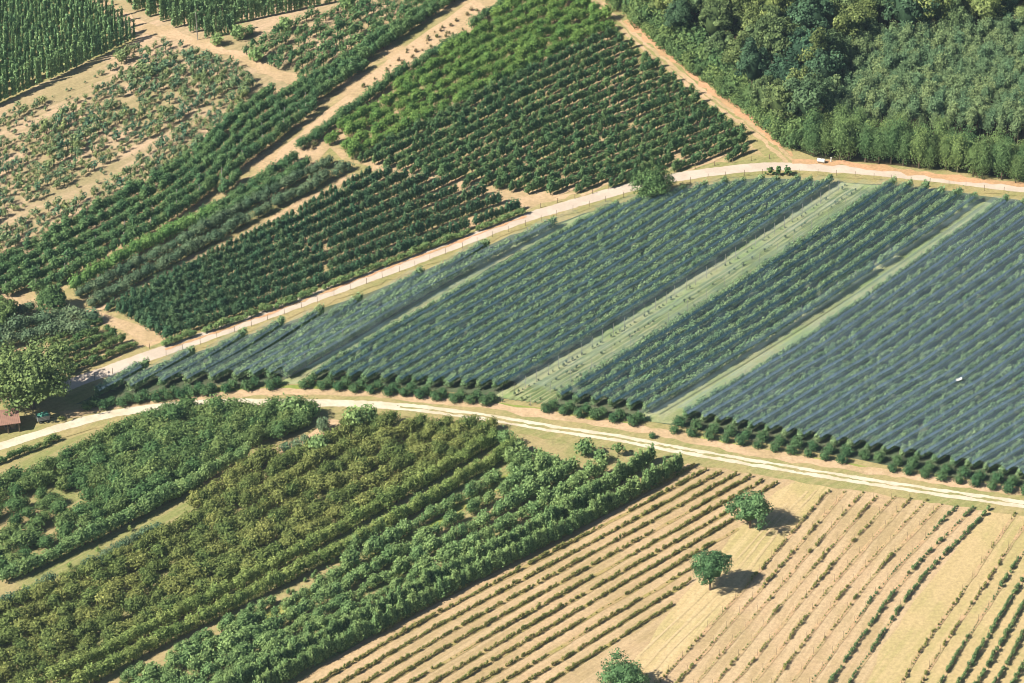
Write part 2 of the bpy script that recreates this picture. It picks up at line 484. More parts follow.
def small_tree(seed, h, r, hb, nleaf=100, size=0.55, shape='oval', tr=True, lumps=5, ck=1.0):
    """h total height, r radius, hb height of crown base"""
    nleaf = int(nleaf * 2.5); size *= .60
    rng = np.random.default_rng(seed)
    g = Geo()
    zc, hz = (h + hb) / 2, (h - hb) / 2
    if shape == 'cone':
        core(g, rng, (0, 0, hb + hz * .75), (r * .62 * ck, r * .62 * ck, hz * .75 * ck))
    else:
        core(g, rng, (0, 0, zc), (r * .66 * ck, r * .66 * ck, hz * .75 * ck))
    d = rng.normal(size=(nleaf, 3)); d /= np.linalg.norm(d, axis=1, keepdims=True)
    ld_ = rng.normal(size=(lumps, 3)); ld_ /= np.linalg.norm(ld_, axis=1, keepdims=True)
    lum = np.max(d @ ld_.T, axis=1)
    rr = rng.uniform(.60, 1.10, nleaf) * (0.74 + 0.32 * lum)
    C = d * rr[:, None] * np.array([r, r, hz])
    if shape == 'cone':
        k = (1 - (C[:, 2] / hz * .5 + .5)) * 1.0 + .35
        C[:, 0] *= k; C[:, 1] *= k
    if shape == 'vase':
        k = (C[:, 2] / hz * .5 + .5) * .6 + .65
        C[:, 0] *= k; C[:, 1] *= k
    C[:, 2] += zc
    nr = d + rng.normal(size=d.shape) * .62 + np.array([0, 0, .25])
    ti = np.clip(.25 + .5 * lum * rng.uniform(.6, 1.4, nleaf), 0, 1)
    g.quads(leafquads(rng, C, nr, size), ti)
    # shoots at the top
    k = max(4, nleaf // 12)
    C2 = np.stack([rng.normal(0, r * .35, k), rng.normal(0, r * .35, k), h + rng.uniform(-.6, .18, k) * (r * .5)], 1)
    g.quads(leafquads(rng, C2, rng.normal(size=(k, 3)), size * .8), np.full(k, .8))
    if tr: trunk(g, zc, .09 * max(1, r), .05, 1)
    return g.pack()

def column_plant(seed, h, r, nleaf, size):
    rng = np.random.default_rng(seed)
    g = Geo()
    z = rng.uniform(.5, h, nleaf)
    a = rng.uniform(0, 2 * np.pi, nleaf)
    w = r * (0.55 + .45 * np.sin(np.clip(z / h, 0, 1) * np.pi) ** .5) * rng.uniform(.3, 1, nleaf)
    lean = rng.normal(0, .25)
    C = np.stack([np.cos(a) * w + lean * z / h, np.sin(a) * w, z], 1)
    nr = np.stack([np.cos(a), np.sin(a), np.full(nleaf, .4)], 1) + rng.normal(size=(nleaf, 3)) * .4
    g.quads(leafquads(rng, C, nr, size, 1.2), rng.uniform(.1, .9, nleaf))
    V = IC1_V * np.array([r * .55, r * .55, h * .46]) + np.array([lean * .5, 0, h * .5])
    g.tris(V, IC1_F, np.full(len(IC1_F), .2))  # inner body tinted dark, crown shade put into the colour
    return g.pack()

def big_crown(seed, h, r, hb, nclump=45, leaves=45, size=.5, cr=.3, egg=0.0):
    rng = np.random.default_rng(seed)
    g = Geo()
    zc, hz = (h + hb) / 2, (h - hb) / 2
    core(g, rng, (0, 0, zc), (r * .6, r * .6, hz * .68), 0, 2, .18, .15)
    ph = rng.uniform(0, 6.28, 3)
    for i in range(nclump):
        d = rng.normal(size=3); d /= np.linalg.norm(d)
        if d[2] < -.5: d[2] *= -.6
        az = math.atan2(d[1], d[0])
        wob = 1 + .13 * math.sin(2 * az + ph[0]) + .10 * math.sin(3 * az + ph[1]) + .08 * math.sin(5 * d[2] + ph[2])
        k = rng.uniform(.6, .95) * wob
        c = d * k * np.array([r, r, hz])
        f = 1 - egg * (c[2] / hz)
        c[0] *= f; c[1] *= f
        c[2] += zc
        R_ = cr * r * rng.uniform(.7, 1.25)
        m = int(leaves * rng.uniform(.7, 1.3))
        e = rng.normal(size=(m, 3)); e /= np.linalg.norm(e, axis=1, keepdims=True)
        e = e + d * .35
        C = c + e * R_ * rng.uniform(.55, 1.05, (m, 1)) * np.array([1, 1, .75])
        bt = rng.uniform(.2, .8)
        g.quads(leafquads(rng, C, e + rng.normal(size=(m, 3)) * .4 + np.array([0, 0, .3]), size), np.clip(bt + rng.uniform(-.25, .25, m), 0, 1))
    return g.pack()

def big_trunk(seed, h, r, hb, tr=.28):
    rng = np.random.default_rng(seed + 99)
    g = Geo()
    ht = hb + (h - hb) * .45
    limb(g, (0, 0, -.4), (0, 0, hb), tr * 1.25, tr, 0, 8)
    limb(g, (0, 0, hb), (rng.normal(0, .2), rng.normal(0, .2), ht + 1), tr, tr * .4, 0, 8)
    for i in range(6):
        a = i * 1.05 + rng.uniform(0, .5)
        z0 = hb + (ht - hb) * rng.uniform(-.1, .6)
        limb(g, (0, 0, z0), (math.cos(a) * r * .6, math.sin(a) * r * .6, z0 + r * rng.uniform(.3, .7)), tr * .5, tr * .15, 0)
    return g.pack()

# ------------------------------------------------------------------ planting
def ordw(n):
    return {1: 'first', 2: 'second', 3: 'third', 4: 'fourth', 5: 'fifth', 6: 'sixth', 7: 'seventh', 8: 'eighth', 9: 'ninth', 10: 'tenth'}.get(n, f'{n}th' if n % 10 not in (1, 2, 3) or n in (11, 12, 13) else f"{n}{ {1: 'st', 2: 'nd', 3: 'rd'}[n % 10]}")

def transform(p, loc, rz, s):
    c, sn = math.cos(rz), math.sin(rz)
    v = p['v'] * np.array(s, np.float32)
    x = v[:, 0] * c - v[:, 1] * sn + loc[0]
    y = v[:, 0] * sn + v[:, 1] * c + loc[1]
    return np.stack([x, y, v[:, 2] + loc[2]], 1)

def join_stuff(name, packs, items, mats):
    vs, qs, ts, qt, tt, qm, tm, qr, tr_ = [], [], [], [], [], [], [], [], []
    n = 0
    for (vi, loc, rz, s, pr) in items:
        p = packs[vi]
        vs.append(transform(p, loc, rz, s))
        nq = len(p['q']); ntr = len(p['t'])
        qs.append(p['q'] + n); ts.append(p['t'] + n)
        qt.append(p['tint'][:nq]); tt.append(p['tint'][nq:])
        qm.append(p['mat'][:nq]); tm.append(p['mat'][nq:])
        qr.append(np.full(nq, pr)); tr_.append(np.full(ntr, pr))
        n += len(p['v'])
    P = dict(v=np.concatenate(vs), q=np.concatenate(qs), t=np.concatenate(ts),
             tint=np.concatenate(qt + tt), mat=np.concatenate(qm + tm))
    return link(name, build_mesh(name, P, mats, np.concatenate(qr + tr_)))

COUNT = {}
def plant(name, cat, group, items, packs, mats, limit=300, stuff_label=None):
    """items: dicts loc, s, rz, label ; nearest `limit` become things, the rest one stuff mesh"""
    margin = 46
    keep = []
    for it in items:
        x, y = proj(it['loc'][0], it['loc'][1], 0)
        if -margin < x < W + margin and -margin < y < H + margin + 16:
            it['px'] = (x, y)
            keep.append(it)
    # those standing in view and nearest first
    def key(it):
        x, y = it['px']
        vis = 0 if (-4 < x < W + 4 and -2 < y < H + 12) else 1
        return (vis, -it['s'][2] * (1 + (y - 341) / 341 * .13) if False else it['loc'][1])
    keep.sort(key=key)
    meshes = [build_mesh(name, p, mats) for p in packs]
    for it in keep[:limit]:
        vi = RNG.randrange(len(packs))
        o = bpy.data.objects.new(name, meshes[vi])
        o.location = it['loc']; o.rotation_euler = (0, 0, it['rz']); o.scale = it['s']
        COL.objects.link(o)
        tag(o, it['label'], cat, group)
    rest = keep[limit:]
    if rest:
        o = join_stuff(name + '_mass', packs, [(RNG.randrange(len(packs)), it['loc'], it['rz'], it['s'], RNG.random()) for it in rest], mats)
        tag(o, stuff_label or ('mass of ' + group)[:90], cat, None, 'stuff')
    COUNT[name] = COUNT.get(name, 0) + len(keep)
    return keep

def rows(guides, spacing, clip=None, n0=None, n1=None, idx=None):
    """guides: [(row index, [px points])], all same number of points. -> [(i, [Vector])]"""
    guides = sorted(guides, key=lambda g: g[0])
    G = [(i, gl(p)) for i, p in guides]
    lo = guides[0][0] if n0 is None else n0
    hi = math.floor(guides[-1][0]) if n1 is None else n1
    out = []
    for i in (idx if idx is not None else range(int(lo), int(hi) + 1)):
        a, b = G[0], G[-1]
        for u, v in zip(G, G[1:]):
            if u[0] <= i <= v[0]: a, b = u, v; break
        else:
            if i < G[0][0]: a, b = G[0], G[1]
            elif i > G[-1][0]: a, b = G[-2], G[-1]
        t = (i - a[0]) / (b[0] - a[0]) if b[0] != a[0] else 0
        pts = [p * (1 - t) + q * t for p, q in zip(a[1], b[1])]
        ln = resample(pts, spacing)
        if clip is not None:
            ln = [p for p in ln if inpoly(*proj(p.x, p.y), clip)]
        if len(ln) > 1: out.append((i, ln))
    return out

def row_items(rws, desc, ref, jit=.15, smin=.85, smax=1.15, gap=0.03, sz=None, base=0, zs=(.85, 1.15), rev=False, keepf=None, al=1.18, ac=.80):
    """every plant gets the label of its row and of the part of the row it stands in"""
    items = []
    n = len(rws)
    for k, (i, ln) in enumerate(rws):
        o = ordw((n - k if rev else k + 1) + base)
        m = len(ln)
        for j, p in enumerate(ln):
            if RNG.random() < gap: continue
            if keepf and not keepf(p, i): continue
            part = ('lower end' if j < m / 3 else ('middle' if j < 2 * m / 3 else 'upper end')) if m < 24 else ('bottom end', 'lower part', 'lower middle', 'middle', 'upper middle', 'upper part', 'top end')[min(6, 7 * j // m)]
            s = RNG.uniform(smin, smax)
            if sz: s *= sz(p, i)
            if s < .15: continue
            q = ln[min(j + 1, m - 1)] - ln[max(j - 1, 0)]
            ang = math.atan2(q.y, q.x) + RNG.gauss(0, .18) + (math.pi if RNG.random() < .5 else 0)
            items.append(dict(loc=(p.x + RNG.gauss(0, jit), p.y + RNG.gauss(0, jit), 0), rz=ang,
                              s=(s * al * RNG.uniform(.9, 1.12), s * ac * RNG.uniform(.88, 1.15), s * RNG.uniform(*zs)), label=f"{desc}, {o} row from {ref}, {part}"))
    return items

def nz(p, sc, seed=0):
    return mnoise.noise(Vector((p.x * sc, p.y * sc, seed * 7.3)))

# foliage materials
F_net = foliage('netted_apple_leaf', (0.11, 0.19, 0.085), (0.18, 0.25, 0.11), .25)
F_dark = foliage('dark_green_leaf', (0.058, 0.125, 0.052), (0.105, 0.175, 0.062), .28)
F_bright = foliage('bright_green_leaf', (0.080, 0.165, 0.040), (0.135, 0.22, 0.050), .3)
F_cone = foliage('deep_green_leaf', (0.050, 0.115, 0.058), (0.085, 0.145, 0.062), .25)
F_teal = foliage('blue_green_leaf', (0.075, 0.13, 0.070), (0.12, 0.165, 0.085), .28)
F_mix = foliage('mixed_orchard_leaf', (0.075, 0.15, 0.09), (0.17, 0.21, 0.075), .25)
F_hop = foliage('hop_leaf', (0.11, 0.20, 0.085), (0.17, 0.26, 0.10), .35)
F_olive = foliage('olive_leaf', (0.085, 0.125, 0.036), (0.165, 0.18, 0.052), .25)
F_lush = foliage('lush_leaf', (0.105, 0.18, 0.065), (0.165, 0.235, 0.080), .3)
F_yel = foliage('yellow_green_leaf', (0.135, 0.195, 0.055), (0.215, 0.26, 0.075), .35)
F_mid = foliage('mid_green_leaf', (0.060, 0.12, 0.042), (0.12, 0.165, 0.052), .25)
F_vine = foliage('vine_leaf', (0.17, 0.20, 0.060), (0.27, 0.25, 0.085), .5)
F_vdark = foliage('dark_vine_leaf', (0.085, 0.15, 0.060), (0.13, 0.185, 0.068), .3)
F_forest = foliage('forest_leaf', (0.048, 0.10, 0.055), (0.155, 0.19, 0.058), .3)
F_plant = foliage('plantation_leaf', (0.072, 0.13, 0.065), (0.14, 0.185, 0.075), .3)
F_edge = foliage('forest_edge_leaf', (0.058, 0.11, 0.042), (0.115, 0.165, 0.052), .3)
F_shrub = foliage('fresh_shrub_leaf', (0.10, 0.20, 0.055), (0.15, 0.25, 0.07), .3)

# ================================================================== NETTED ORCHARD
net_guides = [
    (0, [(87, 404), (110, 392), (128, 381), (146, 371)]),
    (2, [(150, 394), (180, 378), (212, 360), (245, 339)]),
    (5, [(224, 388), (268, 364), (314, 336), (360, 305)]),
    (7, [(258, 386), (324, 348), (400, 302), (486, 250)]),
    (8, [(274, 385), (350, 341), (440, 287), (556, 227)]),
]
net_rows0 = rows(net_guides, 1.25)
n1_guides = [
    (0, [(303, 387), (380, 342), (494, 278), (620, 208)]),
    (5, [(388, 392), (480, 338), (610, 262), (728, 186)]),
    (11, [(484, 398), (587, 338), (720, 256), (831, 184)]),
]
net_rows1 = rows(n1_guides, 1.25)
g1_guides = [(0, [(503, 402), (605, 341), (735, 260), (847, 186)]), (2, [(530, 406), (640, 341), (765, 262), (877, 188)])]
net_rowsg = rows(g1_guides, 1.6)
n2_guides = [(0, [(548, 408), (650, 346), (770, 270), (894, 187)]), (5, [(634, 420), (745, 354), (860, 281), (975, 201)])]
net_rows2 = rows(n2_guides, 1.25)
n3_guides = [(0, [(674, 427), (760, 374), (807, 345), (905, 276), (1006, 205)]),
             (21, [(1026, 489), (1112, 436), (1159, 407), (1257, 338), (1358, 267)])]
net_rows3 = rows(n3_guides, 1.25)

net_rows0, net_rows1, net_rows2, net_rows3 = [[(i, ln[3:]) for i, ln in rr] for rr in (net_rows0, net_rows1, net_rows2, net_rows3)]
P_net = [small_tree(100 + i, 3.25, 1.15, .5, 100, .50, 'oval', False) for i in range(5)]
it = []
it += row_items(net_rows0, "apple tree under leftmost nets", "the road", smin=.9, smax=1.08, zs=(.94, 1.04), ac=.80)
it += row_items(net_rows1, "apple tree under dark nets", "block left edge", smin=.85, smax=1.03, zs=(.92, 1.04), ac=.74)
it += row_items(net_rows2, "apple tree in central nets", "block left edge", smin=.85, smax=1.05, zs=(.92, 1.04), ac=.78)
it += row_items(net_rows3, "apple tree under right nets", "block left edge", smin=.82, smax=1.0, zs=(.92, 1.04), ac=.72)
plant('apple_tree', 'apple tree', 'apple trees under the hail nets', it, P_net, [F_net, BARK], 300, 'apple trees under blue-grey hail nets between the two roads')
P_sap = [small_tree(130 + i, 1.4, .48, .35, 22, .4, 'vase', True, 3, .5) for i in range(3)]
it = row_items(net_rowsg, "thin sapling on pale strip", "strip left edge", gap=.4, smin=.35, smax=.85)
ribbons('green_strip', [ln for i, ln in rows([(0, [(509, 400), (612, 341), (742, 260), (852, 186)]), (3, [(541, 405), (650, 341), (772, 262), (884, 188)])], 2.0, idx=[0, .55, 1.1, 1.6, 2.1, 2.6, 3.0])], .55, Zl(4), ground('strip_grass', (0.15, 0.20, 0.09), (0.22, 0.26, 0.12), None, scale=.15), 0, .2)
plant('young_tree', 'young tree', 'young trees on the open strip between the net blocks', it, P_sap, [foliage('sapling_leaf', (0.12, 0.17, 0.09), (0.17, 0.21, 0.12), .3), BARK], 150, 'thin young trees scattered along the pale open strip between net blocks')

def net_mat(name, col, opac):
    m, t = new_mat(name)
    d = N(t, 'ShaderNodeBsdfDiffuse'); tr = N(t, 'ShaderNodeBsdfTransparent')
    geo = N(t, 'ShaderNodeNewGeometry')
    nz_ = N(t, 'ShaderNodeTexNoise'); nz_.inputs['Scale'].default_value = .25; nz_.inputs['Detail'].default_value = 4
    t.links.new(geo.outputs['Position'], nz_.inputs['Vector'])
    t.links.new(mixc(t, nz_.outputs['Fac'], tuple(c * .8 for c in col), tuple(min(1, c * 1.25) for c in col)), d.inputs[0])
    mx = N(t, 'ShaderNodeMixShader')
    t.links.new(mth(t, 'ADD', mth(t, 'MULTIPLY', nz_.outputs['Fac'], .25), opac - .125, True), mx.inputs[0])
    t.links.new(tr.outputs[0], mx.inputs[1]); t.links.new(d.outputs[0], mx.inputs[2])
    o = N(t, 'ShaderNodeOutputMaterial'); t.links.new(mx.outputs[0], o.inputs[0])
    return m

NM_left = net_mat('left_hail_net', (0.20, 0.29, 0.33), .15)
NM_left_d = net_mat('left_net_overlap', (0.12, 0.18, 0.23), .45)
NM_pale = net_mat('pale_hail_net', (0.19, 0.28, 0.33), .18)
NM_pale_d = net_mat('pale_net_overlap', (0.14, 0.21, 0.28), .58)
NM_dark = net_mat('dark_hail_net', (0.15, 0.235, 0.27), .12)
NM_shade_band = net_mat('net_shade_band', (0.04, 0.085, 0.12), .62)  # near-black band paints the shaded alley gap between the rows

def strip_mesh(name, ln, prof, mat):
    """prof: [(u, z)] profile across the row"""
    V, F = [], []
    m = len(prof)
    n = len(ln)
    for i, p in enumerate(ln):
        a = ln[max(0, i - 1)]; b = ln[min(n - 1, i + 1)]
        t = (b - a).normalized(); nn = Vector((t.y, -t.x, 0))
        sag = .10 * math.sin(i * math.pi / 3) + .05 * mnoise.noise(p * .3)
        for (u, z) in prof:
            V.append((p.x + nn.x * u, p.y + nn.y * u, z + sag + .06 * mnoise.noise(Vector((p.x * .4, p.y * .4, u)))))
        if i:
            for j in range(m - 1):
                k = i * m + j
                F.append((k - m, k - m + 1, k + 1, k))
    me = bpy.data.meshes.new(name)
    me.from_pydata(V, [], F)
    me.materials.append(mat)
    return me

NETBOX = 60
def nets(rws, mat, matd, where, pitch=3.5):
    for k, (i, ln) in enumerate(rws):
        ln = ln[:-2]
        ln = ln[::3] + ([ln[-1]] if (len(ln) - 1) % 3 else [])
        ln = [p for p in ln if -80 < proj(p.x, p.y)[0] < W + 120]
        if len(ln) < 3: continue
        # extend slightly past the last trees
        d0 = (ln[0] - ln[1]).normalized() * 1.3
        d1 = (ln[-1] - ln[-2]).normalized() * .3
        ln = [ln[0] + d0] + ln + [ln[-1] + d1]
        w = pitch / 2
        lab = f"hail net stretched over the {ordw(k + 1)} tree row {where}" if 'gap' not in where else f"thin hail net over the treeless {where}, {ordw(k + 1)} from left"
        o = link('hail_net', strip_mesh('hail_net', ln, [(-w + .15, 3.05), (-w * .5, 3.35), (0, 3.6), (w * .35, 3.45), (w * .72, 3.15)], mat))
        tag(o, lab, 'hail net', 'hail nets over the apple rows')
        link('overlap_shade_strip', strip_mesh('overlap_shade_strip', ln, [(w * .72, 3.145), (w * .86, 3.02), (w + .02, 2.88)], matd), o)  # net overlap band; in the dark blocks its colour paints alley shade
nets(net_rows0, NM_left, NM_left_d, "from the left tip of the net field", 2.9)
nets(net_rows1, NM_dark, NM_shade_band, "of the wide dark block, counted from left")
nets(net_rows2, NM_dark, NM_shade_band, "of the central narrow block, counted from left")
nets(net_rows3, NM_pale, NM_pale_d, "of the pale right block, counted from left")

NM_strip = net_mat('thin_strip_net', (0.24, 0.33, 0.35), .10)
gap_a = rows([(0, [(284, 385), (362, 343), (472, 281), (585, 217)]), (1, [(290, 385), (368, 343), (478, 281), (590, 216)])], 1.25, n1=0)
gap_b = rows([(0, [(646, 424), (757, 354), (868, 280), (986, 203)]), (1, [(660, 425), (765, 358), (880, 282), (996, 203)])], 1.25)
nets([(i, ln[3:]) for i, ln in net_rowsg], NM_strip, NM_strip, "of the open sapling strip, counted from left", 4.4)
nets(gap_a, NM_strip, NM_strip, "gap between left and middle net blocks", 3.6)
nets(gap_b, NM_strip, NM_strip, "gap beside the pale right block", 3.4)
# posts
M_post = plain('grey_post', (0.34, 0.32, 0.28))
M_wood = plain('weathered_wood', (0.24, 0.18, 0.12))
def post_mesh(name, h, r, mat, cap=True):
    bm = bmesh.new()
    bmesh.ops.create_cone(bm, cap_ends=True, segments=6, radius1=r, radius2=r * .85, depth=h, matrix=Matrix.Translation((0, 0, h / 2 - .15)))
    if cap:
        bmesh.ops.create_cone(bm, cap_ends=True, segments=6, radius1=r * 1.35, radius2=r * .6, depth=.12, matrix=Matrix.Translation((0, 0, h - .1)))
    me = bpy.data.meshes.new(name); bm.to_mesh(me); bm.free(); me.materials.append(mat)
    return me
def posts(name, lines, step, h, r, mat, labelf, cat, group, jit=.1, lean=.02, limit=300):
    me = post_mesh(name, h, r, mat)
    c = 0
    for k, ln in enumerate(lines):
        pts = resample(ln, step)
        for j, p in enumerate(pts):
            x, y = proj(p.x, p.y)
            if not (-5 < x < W + 5 and -5 < y < H + 10): continue
            if c >= limit: return
            o = bpy.data.objects.new(name, me); COL.objects.link(o)
            o.location = (p.x + RNG.gauss(0, jit), p.y + RNG.gauss(0, jit), 0)
            o.rotation_euler = (RNG.gauss(0, lean), RNG.gauss(0, lean), 0)
            tag(o, labelf(k, j, len(pts), x), cat, group); c += 1

def third(x):
    return 'left' if x < 341 else ('middle' if x < 682 else 'right')
posts('net_post', [net_rows1[-1][1], net_rowsg[0][1]], 3.6, 3.3, .055, M_post, lambda k, j, n, x: ('grey trellis post at the dark net block edge by pale grass strip', 'grey trellis post in first sapling row on the pale strip')[k], 'post', 'posts along the left side of the pale grass strip')
posts('net_post', [net_rowsg[2][1], net_rows2[0][1]], 6.5, 3.2, .05, M_post, lambda k, j, n, x: ('grey trellis post in the third sapling row on pale strip', 'grey post at left edge of the narrow central net block')[k], 'post', 'posts along the right side of the pale grass strip')
posts('net_post', [net_rows2[-1][1], net_rows3[0][1]], 6.5, 3.6, .06, M_post, lambda k, j, n, x: ('grey post at right edge of the narrow central net block', 'grey post at left edge of the pale right net block')[k], 'post', 'posts along the narrow bare strip')
posts('net_post', [net_rows0[-1][1]], 6, 3.7, .09, M_post, lambda k, j, n, x: 'grey post where pale left nets meet the dark net block', 'post', 'posts between left and middle net blocks')
rd = gl([(95, 381), (150, 362), (250, 327), (400, 272), (470, 246), (520, 228), (600, 204), (700, 181), (770, 175), (850, 177), (940, 186), (1020, 195)])
posts('roadside_post', [rd], 4.4, 1.7, .06, M_wood, lambda k, j, n, x: f'thin roadside post on the net-field side of the upper road, {ordw(j + 1)} from left', 'post', 'posts on the lower side of the upper road')
rd = gl([(150, 349), (250, 314), (330, 285), (400, 259), (470, 232), (520, 214)])
posts('roadside_post', [rd], 6.5, 1.4, .08, M_wood, lambda k, j, n, x: f'wooden roadside post below the dark tree block, {ordw(j + 1)} from left', 'post', 'posts on the upper side of the upper road')
rd = gl([(540, 208), (600, 192), (640, 180), (700, 168), (770, 159)])
posts('roadside_post', [rd], 4.6, 1.4, .09, M_wood, lambda k, j, n, x: f'short wooden post above the road below the terraced orchard, {ordw(j + 1)} from left', 'post', 'short posts above the road bend')

# windbreak bushes at the row ends
P_bush = [small_tree(160 + i, 2.9, 1.5, .15, 170, .5, 'oval', False) for i in range(4)]
F_bushd = foliage('dark_hedge_leaf', (0.035, 0.085, 0.035), (0.06, 0.11, 0.042), .2)
bx = [(87, 409), (104, 408), (122, 405), (138, 402), (156, 400), (168, 398), (180, 397), (192, 395), (205, 394), (226, 391), (247, 389), (270, 388)]
bx = [(x, y) for x, y in bx]
b1 = [(304, 387), (322, 388), (338, 389), (354, 391), (371, 392), (388, 394), (404, 395), (419, 397), (436, 399), (454, 401), (470, 402), (485, 404)]
b2 = [(546, 411), (563, 413), (579, 416), (595, 418), (613, 421), (632, 424)]
items = []
def bush(px, py, s, lab, zz=.95): 
    p = at(px, py + 1.5)
    items.append(dict(loc=tuple(p), rz=RNG.uniform(0, 6.28), s=(s, s, s * zz), label=lab))
for seg, where in ((bx, 'left'), (b1, 'middle'), (b2, 'short central')):
    for k, (x, y) in enumerate(seg):
        bush(x, y, RNG.uniform(.82, .95), f'round dark bush below the nets, {ordw(k + 1)} of the {where} line')
        if seg is not b2 or True:
            bush(x + 7, y - 4, RNG.uniform(.78, .9), f'dark bush tucked behind the {ordw(k + 1)} front bush of the {where} line')
x = 668
k = 0
while x < 1045:
    y = 424 + (x - 668) * .177
    if k not in (11, 12): bush(x + 6, y + 8, RNG.uniform(.7, .95), f'round green bush in front line below right nets, {ordw(k + 1)} from left')
    bush(x + 11, y + 1, RNG.uniform(.82, .98), f'very dark bush in rear line below right nets, {ordw(k + 1)} from left')
    x += 16.6 + RNG.uniform(-1, 1); k += 1
bush(652, 437, .55, 'smallest lone bush left of the right hand bush line')
plant('bush', 'bush', 'round bushes lined up below the net field', items, P_bush, [F_bushd, BARK])

# ================================================================== BLOCK ABOVE THE ROAD (centre top)
F3poly = [(325, 141), (395, 92), (500, 15), (560, -60), (575, -60), (590, 8), (620, 38), (680, 88), (735, 130), (768, 154), (700, 167), (640, 181), (600, 192), (545, 197), (470, 188), (390, 170), (345, 160)]
A = [(300, 190), (363, 159), (430, 125), (510, 84), (620, 31), (720, -10)]
sh = lambda pts, dy, dx=0: [(x + dx, y + dy) for x, y in pts]
rb = rows([(0, sh(A, -104)), (9, sh(A, -6))], 1.5, F3poly)
P_fluffy = [small_tree(200 + i, 3.4, 1.4, .5, 120, .54, 'oval', True) for i in range(5)]
it = row_items(rb, "bright green terrace tree", "the block top", gap=.05, jit=.3, smin=.8, smax=1.2)
plant('fruit_tree', 'fruit tree', 'bright green trees in the upper rows of the terraced block', it, P_fluffy, [F_bright, BARK], 300, 'bright green fruit trees filling the top of the terraced block')
rd_ = rows([(0, sh(A, 3)), (9, sh([(300, 190), (363, 159), (430, 125), (510, 86), (620, 36), (720, -2)], 88)), (20, sh([(300, 190), (363, 159), (430, 125), (510, 90), (620, 42), (760, -18)], 196))], 1.15, F3poly)
P_spin = [small_tree(220 + i, 2.9, .98, .45, 80, .45, 'cone', True) for i in range(5)]
it = row_items(rd_, "dark spindle fruit tree", "the bright upper trees", gap=.03, jit=.15, al=1.3, ac=.76, smin=.75, smax=1.2, sz=lambda p, i: .86 + .22 * max(-1, min(1, (nz(p, .02, 2) * 2 + .5 + (proj(p.x, p.y)[0] - 560) / 400))))
plant('spindle_tree', 'fruit tree', 'dark trees in the lower rows of the terraced block', it, P_spin, [F_dark, BARK], 300, 'dark fruit trees in the curved rows of the terraced block')
mid = [(i, ln[::3]) for i, ln in rd_]
ribbons('bare_strip', [l for i, l in [(i, [p + Vector((0.9, -1.1, 0)) for p in ln]) for i, ln in mid] if len(l) > 2 and i % 3], .8, Zl(3), M_track, 0, .35)

# ================================================================== DENSE DARK BLOCK
F4poly = [(102, 311), (255, 231), (345, 181), (364, 174), (440, 181), (480, 192), (520, 210), (400, 255), (330, 282), (255, 312), (170, 342), (145, 332), (128, 318)]
g4 = [(0, [(95, 312), (175, 270), (255, 229), (352, 175), (450, 121)]), (10, [(165, 343), (245, 316), (330, 284), (400, 257), (527, 210)])]
# match points by x so rows stay smooth
g4 = [(0, [(60, 332), (165, 275), (265, 223), (352, 175), (450, 121), (540, 72)]), (9, [(60, 381), (165, 340), (265, 306), (352, 273), (450, 236), (540, 202)])]
r4 = rows(g4, 1.45, F4poly)
P_cone = [small_tree(240 + i, 3.3, 1.02, .3, 100, .5, 'cone', True) for i in range(5)]
it = row_items(r4, "deep green conical tree", "the bare line", gap=.02, smin=.9, smax=1.12, jit=.08, al=1.25, ac=.74, sz=lambda p, i: .78 if i < 2 else 1.0)
plant('dense_tree', 'fruit tree', 'dense dark trees in the block above the road', it, P_cone, [F_cone, BARK], 300, 'deep green bushy trees in the dense block above the road')
hed = rows([(0, [(165, 347), (255, 316), (330, 288), (400, 261), (527, 213)]), (1, [(165, 348), (255, 317), (330, 289), (400, 262), (527, 214)])], 1.3, n1=0)
P_low = [small_tree(255 + i, 1.9, .85, .3, 60, .42, 'oval', True) for i in range(4)]
it = row_items(hed, "low lighter bush along the road edge", "the road", gap=.04, smin=.8, smax=1.25)
for q in it: q['label'] = 'low bush in roadside row under dense dark block,' + q['label'].split(',')[-1]
plant('roadside_bush', 'bush', 'low bushes in the roadside row', it, P_low, [F_lush, BARK], 300, 'low lighter bushes along the road edge')
ribbons('bare_strip', [resample(gl([(165, 350), (255, 319), (330, 291), (400, 264), (527, 216)]), 1.2)], .7, Zl(6), M_orange, 0, .3)
ribbons('bare_strip', [resample(gl([(92, 314), (172, 272), (258, 228), (356, 174)]), 2)], 1.1, Zl(4), M_track, 0, .3)

# strips between the upper left orchards
P_fl2 = [small_tree(270 + i, 3.0, 1.6, .3, 110, .5, 'oval', True) for i in range(5)]
r5 = rows([(0, [(82, 298), (157, 259), (247, 209), (335, 163)]), (1, [(91, 307), (168, 267), (257, 218), (348, 171)])], 1.6)
it = row_items(r5, "fluffy tree beside bare line", "the bright bushes", gap=.03, jit=.3)
plant('grey_green_tree', 'tree', 'grey-green trees in the strip left of the dense block', it, P_fl2, [F_teal, BARK], 300)
r5b = rows([(0, [(76, 291), (120, 264), (165, 241), (214, 218)]), (1, [(82, 295), (126, 269), (170, 246), (218, 223)])], 1.6, n1=0)
it = row_items(r5b, "vivid light green bush", "the dark orchard", gap=.04, smin=.9, smax=1.4)
plant('light_bush', 'bush', 'vivid green bushes in the strip', it, P_fl2, [F_shrub, BARK], 300)
r5c = rows([(0, [(205, 217), (245, 196), (270, 178), (300, 160)]), (1, [(212, 226), (252, 200), (276, 185), (310, 165)])], 1.7)
r5c = r5c[:2] + rows([(0, [(302, 150), (340, 122), (375, 96), (408, 72)]), (1, [(412, 70), (430, 58), (450, 45), (470, 38)])], 1.7)[:1]
it = row_items(r5c, "dark tree beside sandy strip", "the left")
